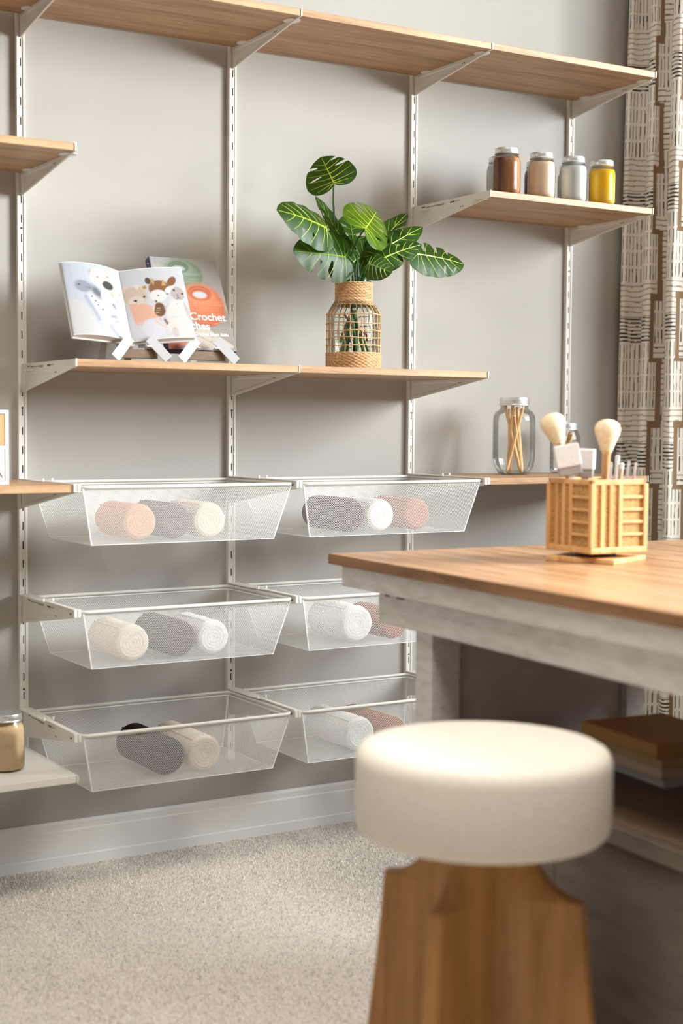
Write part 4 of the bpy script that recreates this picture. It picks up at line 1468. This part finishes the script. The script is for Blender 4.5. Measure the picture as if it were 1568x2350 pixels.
def leaf(base, tip, width, facing, bend=.12, cup=.10, cuts=(), holes=(), m='leaf', vein='vein', roll_=0.0, side_curl=0.0):
    """one leaf blade: base = where the stalk joins, tip = leaf point, facing = rough direction the upper side looks to"""
    base, tip, facing = Vector(base), Vector(tip), Vector(facing)
    ax = tip - base
    L = ax.length
    ax.normalize()
    nrm = (facing - ax * facing.dot(ax)).normalized()
    side = ax.cross(nrm)
    out = []
    for sg in (1, -1):
        H = SH.copy()
        pts = [tuple(p) for p in H]
        for (sd, tc_, depth, wid) in cuts:
            wid = wid * 1.55
            if sd != sg:
                continue
            # slit from the margin towards the midrib, rounded inside
            new, done = [], False
            marg = [(i, p) for i, p in enumerate(pts)]
            i0 = next((i for i, p in marg if p[1] > tc_ - wid / 2 and p[0] > .1 and i > 12), None)
            i1 = next((i for i, p in marg if p[1] > tc_ + wid / 2 and p[0] > .05 and i > 12), None)
            if i0 is None or i1 is None or i1 < i0:
                continue
            sm = float(np.interp(tc_, SH[14:, 1], SH[14:, 0]))
            si = sm * (1 - depth)
            ti = tc_ - .10 * depth
            slit = [(sm * .98, tc_ - wid / 2), ((sm + si) / 2, (tc_ + ti) / 2 - wid * .42), (si + .012, ti - wid * .18), (si, ti), (si + .012, ti + wid * .2), ((sm + si) / 2, (tc_ + ti) / 2 + wid * .42), (sm * .95, tc_ + wid / 2)]
            pts = pts[:i0] + slit + pts[i1:]
        out.append([(sg * a, b) for a, b in pts])
    poly = out[0] + out[1][::-1][1:-1]
    hl = []
    for (hs, ht, hw, hh, ha) in holes:
        c_, s_ = math.cos(ha), math.sin(ha)
        hl.append([(hs + hw * math.cos(q) * c_ - hh * math.sin(q) * s_, ht + hw * math.cos(q) * s_ + hh * math.sin(q) * c_) for q in [2 * PI * k / 12 for k in range(12)]])
    vs, es = [], []
    for lp in [poly] + hl:
        n0 = len(vs)
        vs += [Vector(p) for p in lp]
        es += [(n0 + i, n0 + (i + 1) % len(lp)) for i in range(len(lp))]
    for i in range(-7, 8):
        for j in range(-3, 19):
            p = (i / 14.5, j / 18.5 + .01)
            if inside(poly, p) and min((Vector(p) - q).length for q in vs[:len(poly)]) > .02:
                vs.append(Vector(p))
    r_ = delaunay_2d_cdt(vs, es, [], 0, 1e-5)
    V2, F2 = r_[0], r_[2]

    def to3(s, t):
        w = abs(s) * 2
        z = cup * (w ** 1.6) * width - bend * L * (max(t, 0) ** 2) + roll_ * s * width - side_curl * w ** 3 * width
        z += .012 * L * math.sin(t * 22 + (3 if s > 0 else 0)) * w
        zz_ = z - bend * .6 * L * max(-t, 0)
        return base + ax * (t * L * (1 - .12 * bend * t)) + side * (s * width) + nrm * zz_
    fs = []
    for f in F2:
        cx_ = sum(V2[i].x for i in f) / 3
        cy_ = sum(V2[i].y for i in f) / 3
        if inside(poly, (cx_, cy_)) and not any(inside(h, (cx_, cy_)) for h in hl):
            fs.append(tuple(f))
    mb = MB().add([to3(p.x, p.y) for p in V2], fs)
    me = bpy.data.meshes.new('leaf')
    me.from_pydata(mb.v, [], mb.f)
    if me.polygons and sum((p.normal.dot(nrm) * p.area for p in me.polygons)) < 0:
        me.flip_normals()
    me.polygons.foreach_set('use_smooth', [True] * len(me.polygons))
    me.materials.append(M[m])
    o = bpy.data.objects.new('leaf', me)
    COL.objects.link(o)
    o.parent = plant
    vb = MB()
    pts = [to3(0, t) for t in np.linspace(-.01, .96, 16)]
    vb.tube(pts, [.0026 * (1 - .75 * k / 15) for k in range(16)], 5)
    for sg in (-1, 1):
        for t0, se, te in ((.0, .17, -.13), (.0, .34, -.04), (.05, .43, .12), (.17, .43, .36), (.33, .38, .54), (.50, .29, .70), (.66, .18, .84)):
            q_ = []
            for k in range(9):
                q = k / 8
                q_.append(to3(sg * se * q, t0 + (te - t0) * (q ** 1.5 if te > 0 else q)))
            vb.tube(q_, [.0015 * (1 - .7 * k / 8) for k in range(9)], 4)
    obj('veins', vb, M[vein], o, smooth=True)
    return base


def stem(base, mouth, foot, r=.0028, m='stem'):
    base, mouth, foot = map(Vector, (base, mouth, foot))
    pts = []
    for k in range(12):
        q = k / 11
        if q < .5:
            w = q * 2
            p = foot.lerp(mouth, w)
        else:
            w = (q - .5) * 2
            mid = mouth + (mouth - foot).normalized() * (base - mouth).length * .5
            p = mouth.lerp(mid, w).lerp(mid.lerp(base, w), w)
        pts.append(p)
    obj('stem', MB().tube(pts, [r * (1.25 - .5 * k / 11) for k in range(12)], 8), M[m], plant, smooth=True)


tocam = (CAM - Vector((VX, VY, VZ + .3))).normalized()
UPV = Vector((0, 0, 1))
RV = Vector((RT.x, RT.y, 0)).normalized()
FC = Vector((tocam.x, tocam.y, 0)).normalized()
LV = [
    # base px, base y, tip px, tip y, width, facing, options
    ((766, 420), -.25, (735, 354), -.19, .152, FC * 1 + UPV * .25 - RV * .1, dict(bend=.10, cup=-.06, cuts=((1, .58, .6, .06), (-1, .74, .5, .05), (1, .80, .5, .05)), holes=((-.27, .34, .125, .022, .10), (-.25, .70, .11, .024, -.35)))),
    ((748, 523), -.30, (649, 469), -.36, .150, FC * .9 + UPV * .55 + RV * .25, dict(bend=.14, cup=-.16, holes=((.27, .42, .12, .028, .5), (-.24, .50, .035, .028, .2), (-.26, .30, .035, .028, .2), (.2, .05, .05, .012, -.3)))),
    ((783, 548), -.24, (727, 446), -.21, .064, FC * .55 + UPV * .1 + RV * .8, dict(bend=.05, cup=.05, vein='vein_dim', holes=((-.25, .6, .07, .03, .9),))),
    ((838, 524), -.33, (880, 470), -.25, .165, FC * .85 - UPV * .30 - RV * .1, dict(bend=.18, cup=-.10, m='leaf_lime', holes=((-.27, .40, .12, .035, -.9), (.30, .16, .08, .022, .6)), cuts=((-1, .60, .6, .05), (1, .52, .5, .05)), vein='vein')),
    ((792, 590), -.29, (680, 572), -.33, .150, FC * .9 + UPV * .15, dict(bend=.10, cup=-.10, cuts=((1, .38, .80, .09), (1, .66, .74, .08), (-1, .60, .80, .09), (-1, .34, .78, .08)), vein='vein_dim')),
    ((806, 604), -.25, (872, 560), -.21, .130, FC * .9 - UPV * .1, dict(bend=.12, cup=-.12, cuts=((1, .5, .7, .08), (-1, .45, .7, .08)), vein='vein_dim')),
    ((850, 592), -.20, (937, 466), -.16, .082, FC * .8 + RV * -.2 + UPV * .2, dict(bend=.16, cup=.12, cuts=((1, .40, .80, .08), (-1, .52, .80, .08), (1, .66, .7, .07)))),
    ((862, 584), -.25, (978, 505), -.22, .088, FC * .8 + UPV * .35, dict(bend=.12, cup=-.10, cuts=((-1, .38, .8, .07), (1, .50, .8, .07)))),
    ((880, 592), -.29, (972, 551), -.31, .080, FC * .85 + UPV * .4, dict(bend=.14, cup=-.14, cuts=((-1, .52, .75, .08), (1, .40, .75, .08)))),
    ((958, 583), -.27, (1076, 598), -.25, .130, FC * .9 + UPV * .45, dict(bend=.10, cup=-.14, cuts=((-1, .26, .74, .06), (-1, .50, .68, .06), (-1, .72, .5, .05)), holes=((.27, .50, .10, .026, -.2), (.20, .74, .06, .02, -.4)))),
    ((846, 606), -.31, (899, 622), -.36, .078, FC * .9 + UPV * .2 - RV * .2, dict(bend=.24, cup=-.20, vein='vein_dim')),
    ((872, 584), -.27, (928, 600), -.31, .088, FC * .9 + UPV * .25, dict(bend=.18, cup=-.14, cuts=((-1, .52, .7, .08),), vein='vein_dim')),
    ((792, 598), -.27, (766, 640), -.29, .074, FC * .9 + UPV * .1, dict(bend=.10, cup=-.10, vein='vein_dim')),
    ((812, 565), -.19, (802, 486), -.15, .120, FC * .9 + RV * .3, dict(bend=.10, cup=.06, cuts=((1, .40, .8, .09), (-1, .40, .8, .09), (1, .66, .7, .07), (-1, .66, .7, .07)), vein='vein_dim')),
    ((770, 574), -.24, (760, 524), -.22, .100, FC * .9 + UPV * .2, dict(bend=.10, cup=-.06, vein='vein_dim')),
    ((858, 572), -.23, (926, 516), -.20, .066, FC * .9 + UPV * .3, dict(bend=.16, cup=-.10, vein='vein_dim')),
    ((868, 590), -.24, (950, 534), -.24, .064, FC * .8 + UPV * .5, dict(bend=.16, cup=-.12, vein='vein_dim')),
]
for k, (bp, by, tp, ty, w, fc, kw) in enumerate(LV):
    b = at(bp[0], bp[1], by)
    leaf(b, at(tp[0], tp[1], ty), w, fc, **kw)
    aa = 2 * PI * k / len(LV) + .6
    mouth = Vector((VX + .030 * math.cos(aa), VY + .030 * math.sin(aa), VZ + vh))
    d = (b - mouth)
    mouth = Vector((VX + max(-.034, min(.034, d.x * .25)), VY + .02 * math.sin(aa), VZ + vh - .004))
    foot = Vector((VX - (mouth.x - VX) * .9 + .02 * math.cos(aa), VY - (mouth.y - VY), VZ + .016 + .03 * (k % 3)))
    stem(b, mouth, foot, .0028 if k % 4 else .0036, 'stem')
for a0, a1, z0, z1 in ((-.055, .0, .15, .115), (.01, .05, .105, .085)):
    obj('stem', MB().tube([(VX + a0 * .9, VY - .03, VZ + z0), (VX + (a0 + a1) / 2, VY - .02, VZ + (z0 + z1) / 2 + .004), (VX + a1 * .9, VY, VZ + z1)], .003, 6), M['stem_red'], plant, smooth=True)

# ------------------------------------------------------------------ curtain
nu, nz_ = 300, 900
q = np.linspace(0, 1, nu)
zc_ = np.linspace(.015, 2.72, nz_)


def curtain_xy(q, z):
    h = 1 - z / 2.52
    amp = .030 + .016 * h
    ph = 2 * PI * (2.45 * q + .05 * np.sin(z * 1.3) * q) - 1.75
    y = -.022 - (.270 + .015 * h) * q + .010 * np.sin(ph * 2 + 1)
    x = 2.118 + amp * np.sin(ph) - .028 * h * (1 - q) + .004 * np.sin(z * 2.2 + q * 9)
    return x, y


Xm, Ym = curtain_xy(q, np.full(nu, 1.3))
arc = np.concatenate([[0], np.cumsum(np.hypot(np.diff(Xm), np.diff(Ym)))])
QQ, ZZ = np.meshgrid(q, zc_)
X, Y = curtain_xy(QQ, ZZ)
UU = np.meshgrid(arc, zc_)[0]
wob = .0013 * np.sin(UU * 43 + ZZ * 9) + .0009 * np.sin(UU * 97 + ZZ * 41)
P_, PER = .230, .417                           # width of two pattern columns, height of one repeat
cream, tan_ = np.array(lin(242, 234, 222)[:3]), np.array(lin(148, 121, 94)[:3])
ink, soft_ink = np.array(lin(52, 46, 42)[:3]), np.array(lin(168, 152, 138)[:3])
mid_ink = np.array(lin(120, 106, 96)[:3])


def block_rows(u, z, off, mir):
    """stripes and dashes of one column; z counted downwards inside a repeat"""
    zz = ((off - z) / PER) % 1.0
    col = np.broadcast_to(cream, u.shape + (3,)).copy()
    dash = zz < .52
    row = zz / .13
    fr = row % 1.0
    cu = ((u + wob * .8) / .0145) % 1.0
    on = dash & (np.abs(cu - .5) < .105) & (fr > .07) & (fr < .93)
    last = zz > .39
    col[on & ~last] = mid_ink
    col[on & last] = ink
    s = ((zz - .52) * PER + wob) / .0172
    ons = (~dash) & (np.abs(s % 1.0 - .5) < .10)
    darks = zz > .80
    if mir:
        darks = np.zeros_like(darks)
    col[ons & ~darks] = soft_ink if not mir else mid_ink
    s2 = ((zz - .52) * PER + wob) / .0125
    ond = (~dash) & darks & (np.abs(s2 % 1.0 - .5) < .19)
    col[(~dash) & darks] = cream
    col[ond] = ink
    return col


up = np.where(UU < .165, .02, (UU - .165) % P_)
sq = np.where(((1.02 - ZZ) / PER) % 1.0 < .52, .012, -.020)
bnd = .095 + sq
A = block_rows(UU, ZZ, 1.02 + .13 * PER, False)
B = block_rows(UU, ZZ, 1.02 + .63 * PER, True)
colr = np.where(((up < bnd) | (up > .20))[..., None], A, B)
fz = (((1.02 - ZZ) / PER) % 1.0)
onpath = (np.abs(up - bnd) < .0095)
hstep = ((fz < .028) | (np.abs(fz - .52) < .028)) & (np.abs(up - .091) < .028)
colr[onpath | hstep] = tan_
i, j = np.meshgrid(np.arange(nz_ - 1), np.arange(nu - 1), indexing='ij')
b = (i * nu + j).ravel()
Qd = np.stack([b, b + 1, b + nu + 1, b + nu], 1)
cu_ = fast_mesh('curtain', np.stack([X, Y, ZZ], -1).reshape(-1, 3), Qd, printed('curtain_cloth', .9, .1, .04), colors=colr.reshape(-1, 3))
tag(cu_, 'cream curtain printed with stripes, dashes and tan paths beside the window', 'curtain')
rod = thing('curtain_rod', 'curtain rod above the window', 'rod', (0, 0, 0))
obj('pole', MB().tube([(2.11, -.02, 3.25), (2.11, -3.3, 3.25)], .011, 16), M['zinc'], rod, smooth=True)
for y in (-.06, -3.2):
    obj('wall_mount', MB().box(2.10, XR, y - .01, y + .01, 3.24, 3.26), M['zinc'], rod)
